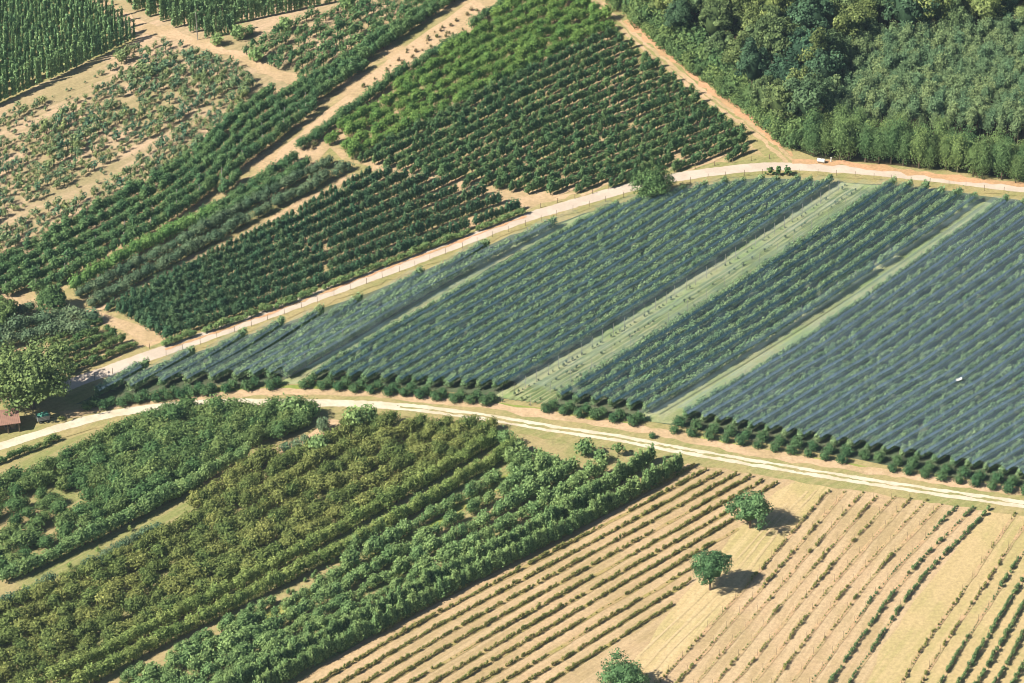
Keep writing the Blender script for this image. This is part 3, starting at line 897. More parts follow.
r5d = rows([(0, [(415, 70), (430, 60), (450, 49), (466, 38)]), (1, [(474, 28), (484, 20), (494, 14), (506, 4)])], 1.6)
it += row_items(r5d, "bushy tree between sandy paths", "the left")
plant('strip_tree', 'tree', 'dark trees in the narrow strip beside the sandy path', it, P_fl2, [F_dark, BARK], 300)

rw_ = rows([(0, [(300, 143), (350, 103), (400, 58), (480, 6)]), (3, [(312, 150), (366, 108), (425, 58), (497, 8)])], 1.8)
it = row_items(rw_, "thin weed on sandy strip", "strip left edge", gap=.45, jit=.6, smin=.3, smax=.9)
P_weed = [small_tree(290 + i, 1.5, .8, .05, 40, .4, 'oval', False, 3) for i in range(4)]
plant('weed_clump', 'weed', 'weeds on the sandy strip', it, P_weed, [foliage('dry_weed_leaf', (0.16, 0.17, 0.07), (0.27, 0.21, 0.12), .25), BARK], 300)
# dark orchard with posts
F2poly = [(-60, 300), (0, 268), (10, 262), (177, 170), (255, 102), (300, 88), (345, 60), (400, 25), (440, -2), (480, -50), (490, -24), (455, 4), (378, 58), (272, 148), (232, 188), (120, 260), (60, 292), (0, 300), (-60, 315)]
g2 = [(0, [(-60, 300), (10, 264), (95, 217), (177, 172), (262, 103), (345, 58), (440, -4), (520, -60)]), (5, [(-60, 350), (10, 318), (95, 276), (177, 228), (262, 163), (345, 98), (440, 34), (520, -20)])]
r2 = rows(g2, 1.6, F2poly)
P_med = [small_tree(300 + i, 3.5, 1.28, .5, 115, .55, 'oval', True) for i in range(5)]
it = row_items(r2, "dark tree among pale posts", "the sandy orchard", gap=.04, jit=.2, smin=.85, smax=1.2)
plant('orchard_tree', 'orchard tree', 'dark trees of the long diagonal orchard', it, P_med, [F_dark, BARK], 300, 'dark green trees of the long diagonal orchard above the dense block')
posts('orchard_post', [l for i, l in r2[3:6]], 9, 4.3, .10, M_post, lambda k, j, n, x: f'pale orchard post, {ordw(j + 1)} from left in the {ordw(k + 1)} posted row', 'post', 'pale posts standing in the long diagonal orchard', limit=60)
# black cable-like net roll along the top row
# upper block between hops and dark orchard
FUpoly = [(238, 52), (262, 30), (340, 8), (360, -50), (470, -50), (440, -4), (345, 58), (303, 84)]
ru = rows([(0, [(225, 66), (290, 30), (350, -2), (420, -40)]), (6, [(290, 102), (345, 64), (400, 28), (470, -16)])], 1.7, FUpoly)
P_young = [small_tree(320 + i, 2.3, .98, .4, 42, .50, 'cone' if i % 3 == 0 else 'vase', True, 4, .55) for i in range(6)]
it = row_items(ru, "scattered tree on sandy soil", "the hops", gap=.06, jit=.4, smin=1.0, smax=1.6)
plant('scattered_tree', 'orchard tree', 'trees in the small block below the hop garden', it, P_young, [F_dark, BARK], 300)
# young mixed orchard
F1poly = [(-60, 145), (0, 115), (60, 92), (130, 52), (158, 42), (235, 66), (256, 82), (240, 118), (177, 166), (10, 258), (-60, 300)]
r1 = rows([(0, [(-60, 150), (20, 108), (100, 68), (180, 28), (260, -14)]), (18, [(-60, 304), (20, 262), (100, 218), (180, 168), (260, 110)])], 1.35, F1poly)
def dens(p, i):
    x, y = proj(p.x, p.y)
    k = 1.0
    # sandy bands
    for (x0, y0, x1, y1, w) in ((0, 228, 125, 168, 7), (130, 158, 225, 100, 7), (40, 112, 140, 62, 7), (0, 138, 60, 112, 6), (20, 178, 95, 140, 2)):
        if x0 - 20 < x < x1 + 10:
            yy = y0 + (y1 - y0) * (x - x0) / (x1 - x0)
            if abs(y - yy) < w * (.75 + .8 * nz(p, .05, 8)): k = .5 if RNG.random() < .3 else 0
    return k * (1.0 + .5 * nz(p, .06, 4))
it = row_items(r1, "small tree on sandy ground", "the hops", gap=.10, jit=.4, smin=.6, smax=1.3, sz=dens)
plant('young_fruit_tree', 'young fruit tree', 'small trees of the sandy young orchard', it, P_young, [F_mix, BARK], 300, 'small mixed trees spread over the sandy young orchard')

# ================================================================== HOPS
P_hop = [column_plant(340 + i, 6.4, .50, 130, .38) for i in range(6)]
H1 = [(-60, 130), (0, 101), (60, 72), (100, 56), (134, 38), (112, 32), (100, 25), (86, 10), (60, -30), (-60, -60)]
H1 = [(-60, 128), (0, 104), (60, 76), (100, 58), (136, 40), (122, 28), (98, 14), (60, -12), (20, -50), (-60, -60)]
hr = rows([(0, [(-60, -40), (20, -78), (100, -116), (180, -154)]), (22, [(-60, 128), (20, 94), (100, 56), (180, 18)])], 1.15, H1)
it = row_items(hr, "hop plant in left garden", "front edge", gap=.03, jit=.12, rev=True, zs=(.92, 1.05))
H2 = [(92, -60), (128, 10), (165, 26), (205, 39), (225, 36), (262, 24), (335, 9), (360, -60)]
hr2 = rows([(0, [(60, -60), (150, -90), (240, -110), (340, -130)]), (17, [(100, 60), (190, 42), (262, 27), (350, 8)])], .8, H2)
it += row_items(hr2, "hop plant in right garden", "front edge", gap=.03, jit=.12, rev=True, zs=(.92, 1.05))
plant('hop_plant', 'hop plant', 'hop plants trained up high wires', it, P_hop, [F_hop], 300, 'tall hop plants filling both hop gardens')
posts('hop_pole', [gl([(198, 40), (199, 40.3)])], 100, 8.0, .13, M_post, lambda k, j, n, x: 'tall pale hop pole at front corner of right hop garden', 'pole', None)
items = []
for (x, y, s, l) in ((217, 44, 1.2, 'round green bush beside the tall hop pole'), (238, 38, 1.45, 'wide round bush right of the hop pole'), (250, 34, 1.0, 'smaller bush at right end of hop pole bushes'), (256, 60, 1.5, 'dark round bush at the top of the sandy track'), (285, 31, 1.5, 'tall dark bush in front of the right hops'), (347, 8, 1.6, 'bright bush at right corner of the right hops')):
    bush(x, y, s, l, 1.1)
P_bush2 = [small_tree(360 + i, 2.6, 1.4, .15, 150, .5, 'oval', False) for i in range(2)]
plant('round_bush', 'bush', None, items, P_bush2, [F_lush, BARK])

# ================================================================== LEFT CORNER BELOW
rl = rows([(0, [(-30, 345), (20, 333), (60, 322), (95, 322)]), (1, [(-30, 358), (20, 345), (55, 336), (85, 336)])], 2.2)
rl += rows([(2, [(-30, 333), (0, 322), (20, 316), (36, 312)]), (3, [(-30, 333), (0, 322), (20, 316), (36, 313)])], 2.2, n1=2)
it = row_items(rl, "bushy tree at left corner", "the small block", smin=1.0, smax=1.4)
plant('corner_tree', 'tree', 'grey-green trees in the left corner above the walnut', it, P_fl2, [F_teal, BARK], 300)
Lpoly = [(45, 348), (60, 338), (100, 322), (118, 338), (140, 352), (118, 364), (78, 380), (60, 372)]
rl2 = rows([(0, [(30, 352), (60, 341), (90, 328), (120, 316)]), (5, [(40, 394), (75, 381), (112, 367), (150, 352)])], 1.3, Lpoly)
it = row_items(rl2, "olive bush in wedge block", "its top", smin=.9, smax=1.35)
plant('wedge_bush', 'bush', 'olive bushes in the wedge between track and road', it, P_low, [F_mid, BARK], 300)

# ================================================================== LONE TREES WITH TRUNK AND CROWN
def lone(name, px, py, h, r, hb, mat, label, seed, nclump=75, leaves=60, size=.36, tr=.25, cat='tree', group=None, cr=.3, egg=0.0):
    p = at(px, py)
    root = bpy.data.objects.new(name, None); COL.objects.link(root); root.location = p; root.empty_display_size = .5
    tag(root, label, cat, group)
    link('crown', build_mesh('crown', big_crown(seed, h, r, hb, nclump, leaves, size, cr, egg), [mat]), root)
    link('trunk', build_mesh('trunk', big_trunk(seed, h, r, hb, tr), [BARK]), root)
    return root
F_lone = foliage('lone_tree_leaf', (0.075, 0.15, 0.06), (0.095, 0.17, 0.065), .25, 1.1)
F_wal = foliage('walnut_leaf', (0.115, 0.165, 0.055), (0.13, 0.18, 0.06), .25, 1.1)
lone('fruit_tree', 750, 528, 8.2, 4.1, 1.3, F_lone, 'broad dark tree at the top of the dry meadow, uppermost of three', 11)
lone('fruit_tree', 710, 590, 9.8, 3.6, 1.7, F_lone, 'round tree with short bare trunk in middle of dry meadow', 12)
lone('fruit_tree', 622, 697, 8.4, 4.4, 1.4, F_lone, 'round tree cut by the bottom edge of the photo', 13)
lone('oak_tree', 653, 200, 8.4, 4.4, .6, F_mid, 'rounded tree standing on the lower verge of the upper road', 14)
lone('walnut_tree', 33, 408, 15.0, 9.4, .9, F_wal, 'huge round walnut tree shading the shed and trailer', 15, 150, 60, .5, .5, cr=.2)
lone('walnut_tree', 3, 400, 12.5, 7.0, .9, F_wal, 'second spreading walnut crown behind shed at left edge', 16, 90, 60, .5, .4, cr=.24)
lone('round_tree', 53, 313, 6.8, 3.3, .6, foliage('round_tree_leaf', (0.06, 0.12, 0.04), (0.08, 0.14, 0.05), .25), 'dark round tree at the meeting of sandy tracks at left', 17)
lone('round_tree', 2, 325, 6.0, 3.6, .6, F_mid, 'dark tree at left edge beside the sandy track end', 18)
for i, (x, l) in enumerate(((770, 'leftmost'), (778, 'middle'), (787, 'rightmost'))):
    lone('small_conifer', x, 175.5, 2.6 + .25 * (i == 2), .85, .15, F_mid, f'{l} of three small trees on the verge at the road junction', 20 + i, 14, 22, .35, .08, egg=.55)
lone('young_tree', 463, 0 + 457, 3.2, 1.2, .8, F_lush, 'little lone tree beside the lower road near the tree rows', 24, 12, 24, .35, .07) if False else None
lone('young_tree', 618, 457, 3.6, 1.3, .9, F_lush, 'small slender tree beside the lower road above the tree rows', 24, 12, 24, .35, .08)

# ================================================================== FOREST
def poisson(poly, h, r, tries=6000, seed=1, rf=None):
    rng = random.Random(seed)
    xs = [p[0] for p in poly]; ys = [p[1] for p in poly]
    out = []
    for _ in range(tries):
        x, y = rng.uniform(min(xs), max(xs)), rng.uniform(min(ys), max(ys))
        if not inpoly(x, y, poly): continue
        p = at(x, y, h); p.z = 0
        if all((p - q).length > r for q in out): out.append(p)
    return out

forest_specs = [(13.5, 4.2, 3.0, 0.1), (15.5, 4.6, 3.5, .15), (12.0, 3.7, 2.5, .0), (16.5, 3.9, 4.0, .35)]
protos = []
for i, (h, r, hb, egg) in enumerate(forest_specs):
    root = bpy.data.objects.new('forest_tree', None)
    c = bpy.data.objects.new('crown', build_mesh('crown', big_crown(40 + i, h, r, hb, 46, 90, .42, .30, egg), [F_forest]))
    t = bpy.data.objects.new('trunk', build_mesh('trunk', big_trunk(40 + i, h, r, hb, .25), [BARK]))
    protos.append((root, c, t))
BIG = [(606, -90), (628, -40), (665, 2), (705, 34), (745, 66), (780, 92), (806, 112), (822, 92), (838, 40), (870, 22), (1060, 12), (1060, -90)]
spots = poisson(BIG, 10, 5.9, 5000, 3)
def ftree(p, vi, s, label, group, zs=1.0):
    root, c, t = protos[vi]
    r2_, c2, t2 = root.copy(), c.copy(), t.copy()
    for o in (r2_, c2, t2): COL.objects.link(o)
    c2.parent = r2_; t2.parent = r2_
    r2_.location = p; r2_.rotation_euler = (0, 0, RNG.uniform(0, 6.28)); r2_.scale = (s, s, s * zs)
    tag(r2_, label, 'tree', group)
for p in spots:
    x, y = proj(p.x, p.y, 10)
    side = 'left near dirt track' if x < 720 else ('behind young plantation' if x > 840 else 'in the tall part left of the plantation')
    depth = ('at top edge' if y < 15 else ('further back' if y < 60 else 'toward the front')) + (f', {ordw(int((x - 840) // 22) + 1)} cluster from left' if x > 840 else (', right half' if x > 780 or 670 < x < 720 else ', left half'))
    ftree(p, RNG.randrange(4), RNG.choice((.75, .9, 1.0, 1.1, 1.25)) * RNG.uniform(.94, 1.06), f"tall forest tree {side}, {depth}", 'tall mixed trees of the old forest')
for (x, y, vi, s, lab) in ((815, 62, 3, 1.1, 'tall yellow-green tree standing out left of the young plantation'), (780, 98, 1, .9, 'large round grey-green tree by the dirt track junction')):
    p = at(x, y, 9); p.z = 0
    ftree(p, vi, s, lab, None)
# plantation
PL = [(822, 92), (838, 50), (868, 26), (1060, 16), (1060, 130), (1024, 122), (900, 112), (830, 112)]
pts = poisson(PL, 8.0, 1.85, 12000, 5)
P_pl = [small_tree(400 + i, 9.0, 1.45, 4.6, 150, .55, 'oval', True, 6) for i in range(6)]
it = []
for p in pts:
    x, y = proj(p.x, p.y, 8)
    s = RNG.uniform(.85, 1.15)
    it.append(dict(loc=tuple(p), rz=RNG.uniform(0, 6.28), s=(s, s, s * RNG.uniform(.9, 1.08)), label=f"slim plantation tree, {ordw(int(max(0, y) // 12) + 1)} band from the top, {ordw(max(1, int((x - 820) // 22) + 1))} from left"))
plant('plantation_tree', 'tree', 'slim trees of the young plantation', it, P_pl, [F_plant, BARK], 300, 'slim plantation trees forming the even canopy')
# forest edge by the road
P_ed = [small_tree(420 + i, 9.6, 2.4, .9, 520, .50, 'oval', True, 8) for i in range(5)]
it = []
for row_i, (off, st) in enumerate(((0, 3.2), (3.0, 3.4), (6.0, 3.4))):
    ln = resample(gl([(812, 157), (840, 159), (900, 165), (960, 175), (1024, 184), (1080, 192)]), st)
    for j, p in enumerate(ln):
        s = RNG.uniform(.8, 1.1)
        it.append(dict(loc=(p.x + RNG.gauss(0, .4) + off * .1, p.y + off + RNG.gauss(0, .4), 0), rz=RNG.uniform(0, 6.28), s=(s, s, s * RNG.uniform(.88, 1.1)), label=f"leafy forest edge tree above the road, {ordw(j + 1)} from left in the {['front', 'second', 'third'][row_i]} line"))
plant('edge_tree', 'tree', 'trees along the forest edge above the road', it, P_ed, [F_edge, BARK], 300)
it = []
for row_i, off in enumerate((0, 2.5, 5.0, 7.8)):
    ln = resample(gl([(606, -8), (622, 12), (660, 46), (700, 78), (745, 112), (780, 142), (805, 152)]), 2.6)
    for j, p in enumerate(ln):
        s = RNG.uniform(.7, 1.2) * (1 + .28 * row_i)
        it.append(dict(loc=(p.x + off * .7 + RNG.gauss(0, .5), p.y + off * .7 + RNG.gauss(0, .5), 0), rz=RNG.uniform(0, 6.28), s=(s, s, s * RNG.uniform(.8, 1.2)), label=f"fresh green shrub at forest foot beside dirt track, {ordw(j + 1)} from top in the {['front', 'second', 'third', 'rear'][row_i]} line"))
P_sh = [small_tree(440 + i, 3.4, 1.8, .1, 130, .55, 'oval', False, 6) for i in range(4)]
plant('shrub', 'shrub', 'fresh shrubs along the dirt track', it, P_sh, [F_edge, BARK], 300)

# ================================================================== LOWER LEFT ORCHARDS
P_o = [small_tree(500 + i, 3.7, 2.0, .4, 210, .56, 'oval', True, 7) for i in range(6)]
O1 = [(-60, 500), (0, 480), (60, 455), (115, 430), (150, 415), (205, 410), (225, 414), (290, 412), (322, 414), (312, 428), (255, 448), (205, 474), (150, 508), (120, 524), (60, 552), (0, 575), (-60, 610)]
g = [(0, [(-60, 502), (40, 462), (130, 422), (220, 392), (330, 352)]), (8, [(-60, 620), (40, 568), (130, 520), (220, 470), (330, 412)])]
ro1 = rows(g, 2.3, O1)
def d1(p, i):
    x, y = proj(p.x, p.y)
    if x < 80 and y > 500 - x * .1 and RNG.random() < .3: return 0
    if 60 < x < 82 and 492 < y < 512: return 0
    return 1 + .25 * nz(p, .05, 1)
it = row_items(ro1, "mid green orchard tree", "the lower road", gap=.04, jit=.45, smin=.8, smax=1.2, sz=d1)
plant('plum_tree', 'fruit tree', 'mid green trees of the orchard just below the lower road', it, P_o, [F_mid, BARK], 300)
hedge = rows([(0, [(-10, 467), (20, 456), (40, 448), (62, 440)]), (1, [(-10, 468), (20, 457), (40, 449), (62, 441)])], 1.2, n1=0)
it = row_items(hedge, "small dark bush", "the road", smin=.8, smax=1.1)
plant('low_bush', 'bush', 'small bushes in the short row under the lower road', it, P_low, [F_mid, BARK], 300)
# lush rows
rlu = rows([(0, [(80, 548), (120, 528), (165, 503), (208, 480)]), (1, [(200, 492), (225, 478), (250, 462), (262, 455)])], 1.6, n1=0)
rlu += rows([(0, [(8, 582), (30, 572), (52, 562), (74, 550)]), (1, [(8, 583), (30, 573), (52, 563), (74, 551)])], 1.6, n1=0)
rlu += rows([(0, [(150, 512), (190, 492), (225, 470), (252, 456)]), (1, [(150, 512), (190, 492), (225, 470), (252, 456)])], 1.7, n1=0)
it = row_items(rlu, "lush upright green tree", "the grassy gap", smin=.95, smax=1.3)
plant('lush_tree', 'fruit tree', 'lush trees in short rows of the left orchard', it, P_fluffy, [F_lush, BARK], 300)
rte = rows([(0, [(85, 574), (110, 560), (135, 545), (160, 534)]), (1, [(-20, 622), (0, 610), (25, 600), (52, 586)])], 1.5)
it = row_items(rte, "blue leaved small tree", "the right")
plant('silver_tree', 'tree', 'blue-grey small trees of the left orchard', it, P_fl2, [F_teal, BARK], 300)
items = []
for k, (x, y, s) in enumerate(((70, 568, .8), (62, 578, .9), (98, 552, .8), (130, 530, .7), (32, 592, .7), (24, 588, .6))):
    bush(x, y, s, f'yellowing small tree beside the blue-grey row, {ordw(k + 1)} planted')
for q, l in zip(items, ('pale yellow tree left of the longer blue-grey row', 'pale yellow tree just below the other at blue-grey row', 'yellowish tree behind the blue-grey row middle', 'yellowish tree near right end of blue-grey row', 'yellow sapling between the two left blue-grey rows', 'small yellow sapling nearest the left edge')): q['label'] = l
plant('yellowing_tree', 'tree', None, items, P_young, [F_yel, BARK])
items = []
for (x, y, s, l) in ((285, 421, 1.1, 'grey-green shrub in bare ground above olive trees'), (298, 425, .9, 'small shrub beside bare earth patch'), (286, 452, 1.0, 'blue-grey shrub left of two in grass gap'), (296, 450, 1.1, 'blue-grey shrub right of two in grass gap'), (305, 442, .8, 'small grey shrub behind pair in grass gap'), (258, 469, .9, 'blue-grey shrub at the end of sandy strip'), (323, 430, 1.2, 'grey shrub right of the large leafy bush'), (200, 462, 1.0, 'shrub at left end of sandy strip')):
    bush(x, y, s, l, 1.1)
plant('shrub', 'shrub', None, items, P_bush2, [F_teal, BARK])
items = []
for (x, y, s, l) in ((292, 418, 2.1, 'large leafy bush tree by lower road at the bare patch'), (302, 424, 1.7, 'bright leafy tree in front of large bush by road'), (317, 452, 1.7, 'rounded green bush in grass gap above olive trees'), (232, 410, 1.2, 'small round tree beside the lower road'), (355, 428, 2.0, 'grey-green round tree at upper end of olive rows'), (368, 424, 1.8, 'round tree right of grey-green one at olive rows')):
    bush(x, y, s, l, 1.05)
plant('leafy_bush', 'bush', None, items, P_bush2, [F_lush, BARK])
poly_sheet('sandy_strip', [(200, 482), (255, 455), (300, 440), (330, 420), (345, 422), (320, 446), (270, 466), (215, 492)], Zl(3), M_track)

# olive-brown band
O2 = [(-60, 640), (0, 612), (90, 574), (160, 538), (205, 500), (250, 470), (290, 452), (345, 430), (380, 422), (435, 424), (500, 432), (490, 445), (350, 532), (250, 580), (150, 634), (30, 690), (20, 710), (-60, 740)]
g = [(0, [(-60, 640), (60, 590), (180, 533), (290, 466), (400, 408), (500, 356)]), (6, [(-60, 745), (60, 686), (180, 624), (290, 566), (400, 504), (500, 440)])]
ro2 = rows(g, 2.4, O2, n0=-2)
it = row_items(ro2, "bushy olive toned tree", "band top left", gap=.02, jit=.5, smin=.85, smax=1.15)
plant('olive_toned_tree', 'fruit tree', 'olive brown trees of the broad band', it, P_o, [F_olive, BARK], 300)
# twin yellow-green rows
P_hedge = [small_tree(520 + i, 3.8, 1.3, .3, 130, .48, 'oval', True, 5) for i in range(5)]
ro3 = rows([(0, [(20, 702), (150, 634), (262, 578), (380, 512), (498, 442)]), (1, [(52, 705), (170, 642), (285, 584), (400, 522), (512, 454)])], 1.35)
it = row_items(ro3, "yellow green hedge tree", "olive band", gap=.02)
plant('hedge_tree', 'fruit tree', 'yellow green trees of the twin rows', it, P_hedge, [F_yel, BARK], 300)
ribbons('grass_strip', [resample(gl([(80, 712), (190, 655), (310, 595), (425, 530), (535, 462)]), 2)], 2.6, Zl(3), M_green, 0, .7)
# teal green mixed rows
O4 = [(40, 760), (110, 700), (220, 640), (330, 585), (430, 530), (520, 470), (545, 452), (590, 447), (640, 446), (640, 462), (560, 510), (470, 560), (380, 605), (300, 645), (200, 705), (150, 760)]
ro4 = rows([(0, [(90, 728), (205, 668), (320, 606), (435, 536), (552, 468)]), (3, [(165, 728), (280, 668), (395, 606), (510, 546), (625, 480)])], 1.5, None, n0=-2)
def d4(p, i):
    if i == -2: return .8 if nz(p, .06, 3) > .0 else (.35 if RNG.random() < .4 else 0)
    return .92 + .4 * nz(p, .045, 9) if nz(p, .05, 12) > -.36 else .4
it = row_items(ro4, "leafy green mixed tree", "yellow twin rows", gap=.06, jit=.35, smin=.8, smax=1.3, sz=d4)
plant('mixed_tree', 'fruit tree', 'leafy trees of the mixed rows', it, P_fluffy, [F_lush, BARK], 300)
# the two tall rows at the edge
P_tall = [small_tree(540 + i, 4.7, 1.15, .3, 170, .52, 'cone', True, 6) for i in range(5)]
ro5 = rows([(0, [(190, 712), (310, 652), (430, 590), (545, 530), (652, 462)]), (1, [(222, 715), (340, 652), (460, 588), (572, 532), (682, 469)])], .85)
it = row_items(ro5, "tall upright green tree", "the mixed rows", gap=.01, smin=.85, smax=1.1, zs=(.78, 1.15), al=.9, ac=.95)
plant('tall_row_tree', 'fruit tree', 'tall upright trees in the two rows beside the vineyard', it, P_tall, [F_lush, BARK], 300)
items = []
for k, (x, y, s) in enumerate(((505, 446, 1.5), (519, 452, 1.2), (510, 462, 1.3), (540, 462, 1.2), (585, 455, 1.5), (600, 462, 1.2), (556, 470, 1.3))):
    bush(x, y, s, ('round bush with shadow at end of twin rows', 'smaller bush right of the round one at twin row end', 'grey-green bush at the upper end of the mixed rows', 'low bush on grass between mixed rows and road', 'tall leafy clump at upper end of mixed rows', 'leafy bush right of the clump at mixed rows end', 'low shrub in the middle of mixed row ends')[k], 1.15)
plant('end_bush', 'bush', None, items, P_bush2, [F_lush, BARK])

# ================================================================== LOWER FIELDS
P_v = [small_tree(600 + i, 1.1, .45, .2, 30, .32, 'oval', True, 3) for i in range(6)]
B1 = [(250, 720), (290, 690), (390, 627), (510, 562), (600, 517), (690, 464), (790, 480), (762, 500), (728, 542), (698, 572), (680, 596), (662, 620), (650, 642), (610, 690), (590, 720)]
gb1 = [(0, [(280, 694), (390, 628), (510, 564), (600, 517), (694, 467)]), (11.6, [(445, 756), (555, 688), (675, 612), (765, 556), (857, 499)])]
rv = rows(gb1, .72, B1)
def dv(p, i):
    v = nz(p, .08, 3 + i)
    return .95 + .3 * v if v > -.45 + (.0 if i < 8 else .1) else (.4 if RNG.random() < .5 else 0)
it = row_items(rv, "low olive vine", "the tall tree rows", ac=.68, gap=.05, jit=.08, smin=.75, smax=1.15, sz=dv)
plant('vine', 'vine', 'low vines in the left vineyard rows', it, P_v, [F_vine, PALE_BARK], 300, 'low olive vines in the left vineyard rows')
ribbons('mulch_strip', [ln for i, ln in rows(gb1, 2.0, B1)], .9, Zl(4), ground('mulch', (0.38, 0.28, 0.14), (0.31, 0.26, 0.10), None, scale=.2), 0, .12)
B2L = [(835, 485), (990, 507), (1080, 522), (1080, 720), (630, 720), (672, 664), (751, 579), (812, 509)]
gb2 = [(0, [(640, 703), (676, 664), (753, 579), (812, 510), (832, 488)]),
       (10, [(838, 700), (864, 662), (917, 585), (966, 534), (990, 510)]),
       (11, [(893, 700), (917, 657), (957, 600), (992, 548), (1015, 514)]),
       (14, [(949, 700), (974, 660), (1012, 597), (1052, 535), (1077, 502)]),
       (17, [(1003, 700), (1024, 665), (1057, 605), (1097, 545), (1120, 512)])]
rw = rows(gb2, .95, B2L)
DENSE = {0: .55, 1: .25, 2: -.05, 3: -.1, 4: .0, 5: .05, 6: -.12, 7: -.05, 8: .1, 9: .45, 10: .75, 11: .15, 12: .3, 13: .6, 14: 1.2, 15: 1.2, 16: 1.2, 17: 1.2}
def dw(p, i):
    v = nz(p, .10, 20 + i) + DENSE[i] * .5
    if v > .16: return .7 + .3 * RNG.random() + (.35 if i >= 14 else (.15 if i in (9, 10, 13) else 0))
    if v > -.2: return RNG.choice((.4, .5, .6, .5))
    return RNG.choice((.3, .35, .42, .25))
it1 = [];
lt, dk = [], []
for (i, ln) in rw:
    (dk if i in (8, 9, 10, 13, 14, 15, 16, 17) else lt).append((i, ln))
it = row_items(lt, "stunted vine on tan soil", "the dry meadow", gap=.12, jit=.10, smin=.8, smax=1.1, sz=dw)
plant('stunted_vine', 'vine', 'sparse vines in the right vineyard', it, P_v, [F_vine, PALE_BARK], 300, 'sparse vines on the tan soil of the right vineyard')
it = row_items(dk, "dark green vine", "the sparse rows", gap=.06, jit=.10, smin=.8, smax=1.15, sz=dw)
plant('green_vine', 'vine', 'dark vines in the right vineyard', it, P_v, [F_vdark, PALE_BARK], 300, 'dark green vines in the fuller rows of the right vineyard')
ribbons('mulch_strip', [l for i, l in rows(gb2, 2.0, B2L)], .8, Zl(4), ground('bare_row_earth', (0.47, 0.32, 0.185), (0.42, 0.32, 0.17), None, scale=.2), 0, .08)
posts('vine_stake', [l for i, l in rw], 5.6, 1.9, .035, M_wood, lambda k, j, n, x: f'thin stake in the {ordw(k + 1)} right vineyard row, {ordw(j + 1)} from bottom', 'stake', 'thin stakes in the right vineyard', limit=300)

# ================================================================== SHED, TRAILER, TANK, SHEET
def box_bm(bm, c, s, rot=0.0, bev=0.0):
    r = bmesh.ops.create_cube(bm, size=1, matrix=Matrix.Translation(c) @ Matrix.Rotation(rot, 4, 'Z') @ Matrix.Diagonal((*s, 1)))
    if bev:
        es = list({e for v in r['verts'] for e in v.link_edges})
        bmesh.ops.bevel(bm, geom=es, offset=bev, segments=2, affect='EDGES')
def obj_bm(name, bm, mat, parent=None):
    me = bpy.data.meshes.new(name); bm.to_mesh(me); bm.free(); me.materials.append(mat)
    return link(name, me, parent)
def cyl(bm, c, r, d, rot, seg=14, r2=None):
    bmesh.ops.create_cone(bm, cap_ends=True, segments=seg, radius1=r, radius2=r if r2 is None else r2, depth=d, matrix=Matrix.Translation(c) @ rot)

p = at(3, 428)
shed = bpy.data.objects.new('shed', None); COL.objects.link(shed); shed.location = p; shed.rotation_euler = (0, 0, R(14))
tag(shed, 'open wooden shed with reddish-brown roof under the walnut at left edge', 'shed')
M_roof = plain('red_brown_roof', (0.36, 0.20, 0.15), c2=(0.26, 0.16, 0.12), scale=1.5)
bm = bmesh.new()
for sx in (-1,):
    pass
def slab(bm, a, b, c, d, th):
    vs = [bm.verts.new(x) for x in (a, b, c, d)] + [bm.verts.new((x[0], x[1], x[2] - th)) for x in (a, b, c, d)]
    for f in ((0, 1, 2, 3), (7, 6, 5, 4), (0, 4, 5, 1), (1, 5, 6, 2), (2, 6, 7, 3), (3, 7, 4, 0)):
        bm.faces.new([vs[i] for i in f])
slab(bm, (-5, -2.9, 2.7), (3.6, -2.9, 2.7), (3.6, .1, 4.0), (-5, .1, 4.0), .12)
slab(bm, (-5, .1, 4.0), (3.6, .1, 4.0), (3.6, 3.0, 2.7), (-5, 3.0, 2.7), .12)
for i in range(22):
    x = -4.9 + i * .4
    slab(bm, (x, -2.92, 2.75), (x + .06, -2.92, 2.75), (x + .06, .1, 4.05), (x, .1, 4.05), .04)
obj_bm('roof', bm, M_roof, shed)
for x in (-4.6, -1.8, .8, 3.2):
    for y in (-2.5, 2.6):
        bm = bmesh.new(); box_bm(bm, (x, y, 1.3), (.18, .18, 2.6)); obj_bm('post', bm, M_wood, shed)
bm = bmesh.new()
for i in range(20): box_bm(bm, (-4.5 + i * .4, 2.75, 1.3), (.36, .05, 2.55))
obj_bm('back_wall', bm, M_wood, shed)
bm = bmesh.new()
for x in (-1.8, .8, 3.2):
    box_bm(bm, (x, -2.5, 2.66), (.14, .5, .14))
box_bm(bm, (-.7, -2.6, 2.56), (8.2, .12, .12))
obj_bm('eaves_beam', bm, M_wood, shed)
# crates in the shed
M_crate = plain('pale_crate_wood', (0.42, 0.33, 0.22))
for k, (x, y, z) in enumerate(((2.2, -.6, 0), (.9, -.3, 0), (2.1, -.5, .62))):
    bm = bmesh.new()
    for i in range(4):
        box_bm(bm, (0, -.5, .08 + i * .15), (1.1, .03, .11)); box_bm(bm, (0, .5, .08 + i * .15), (1.1, .03, .11))
        box_bm(bm, (-.55, 0, .08 + i * .15), (.03, .96, .11)); box_bm(bm, (.55, 0, .08 + i * .15), (.03, .96, .11))
    box_bm(bm, (0, 0, .03), (1.05, .94, .03))
    o = obj_bm('crate', bm, M_crate)
    q = Matrix.Translation(p) @ Matrix.Rotation(R(14), 4, 'Z') @ Vector((x, y, z))
    o.location = q; o.rotation_euler = (0, 0, R(10 + 9 * k))
    tag(o, ('slatted crate on the shed floor by the right post', 'slatted crate on the shed floor further left', 'slatted crate stacked on top by the right shed post')[k], 'crate')

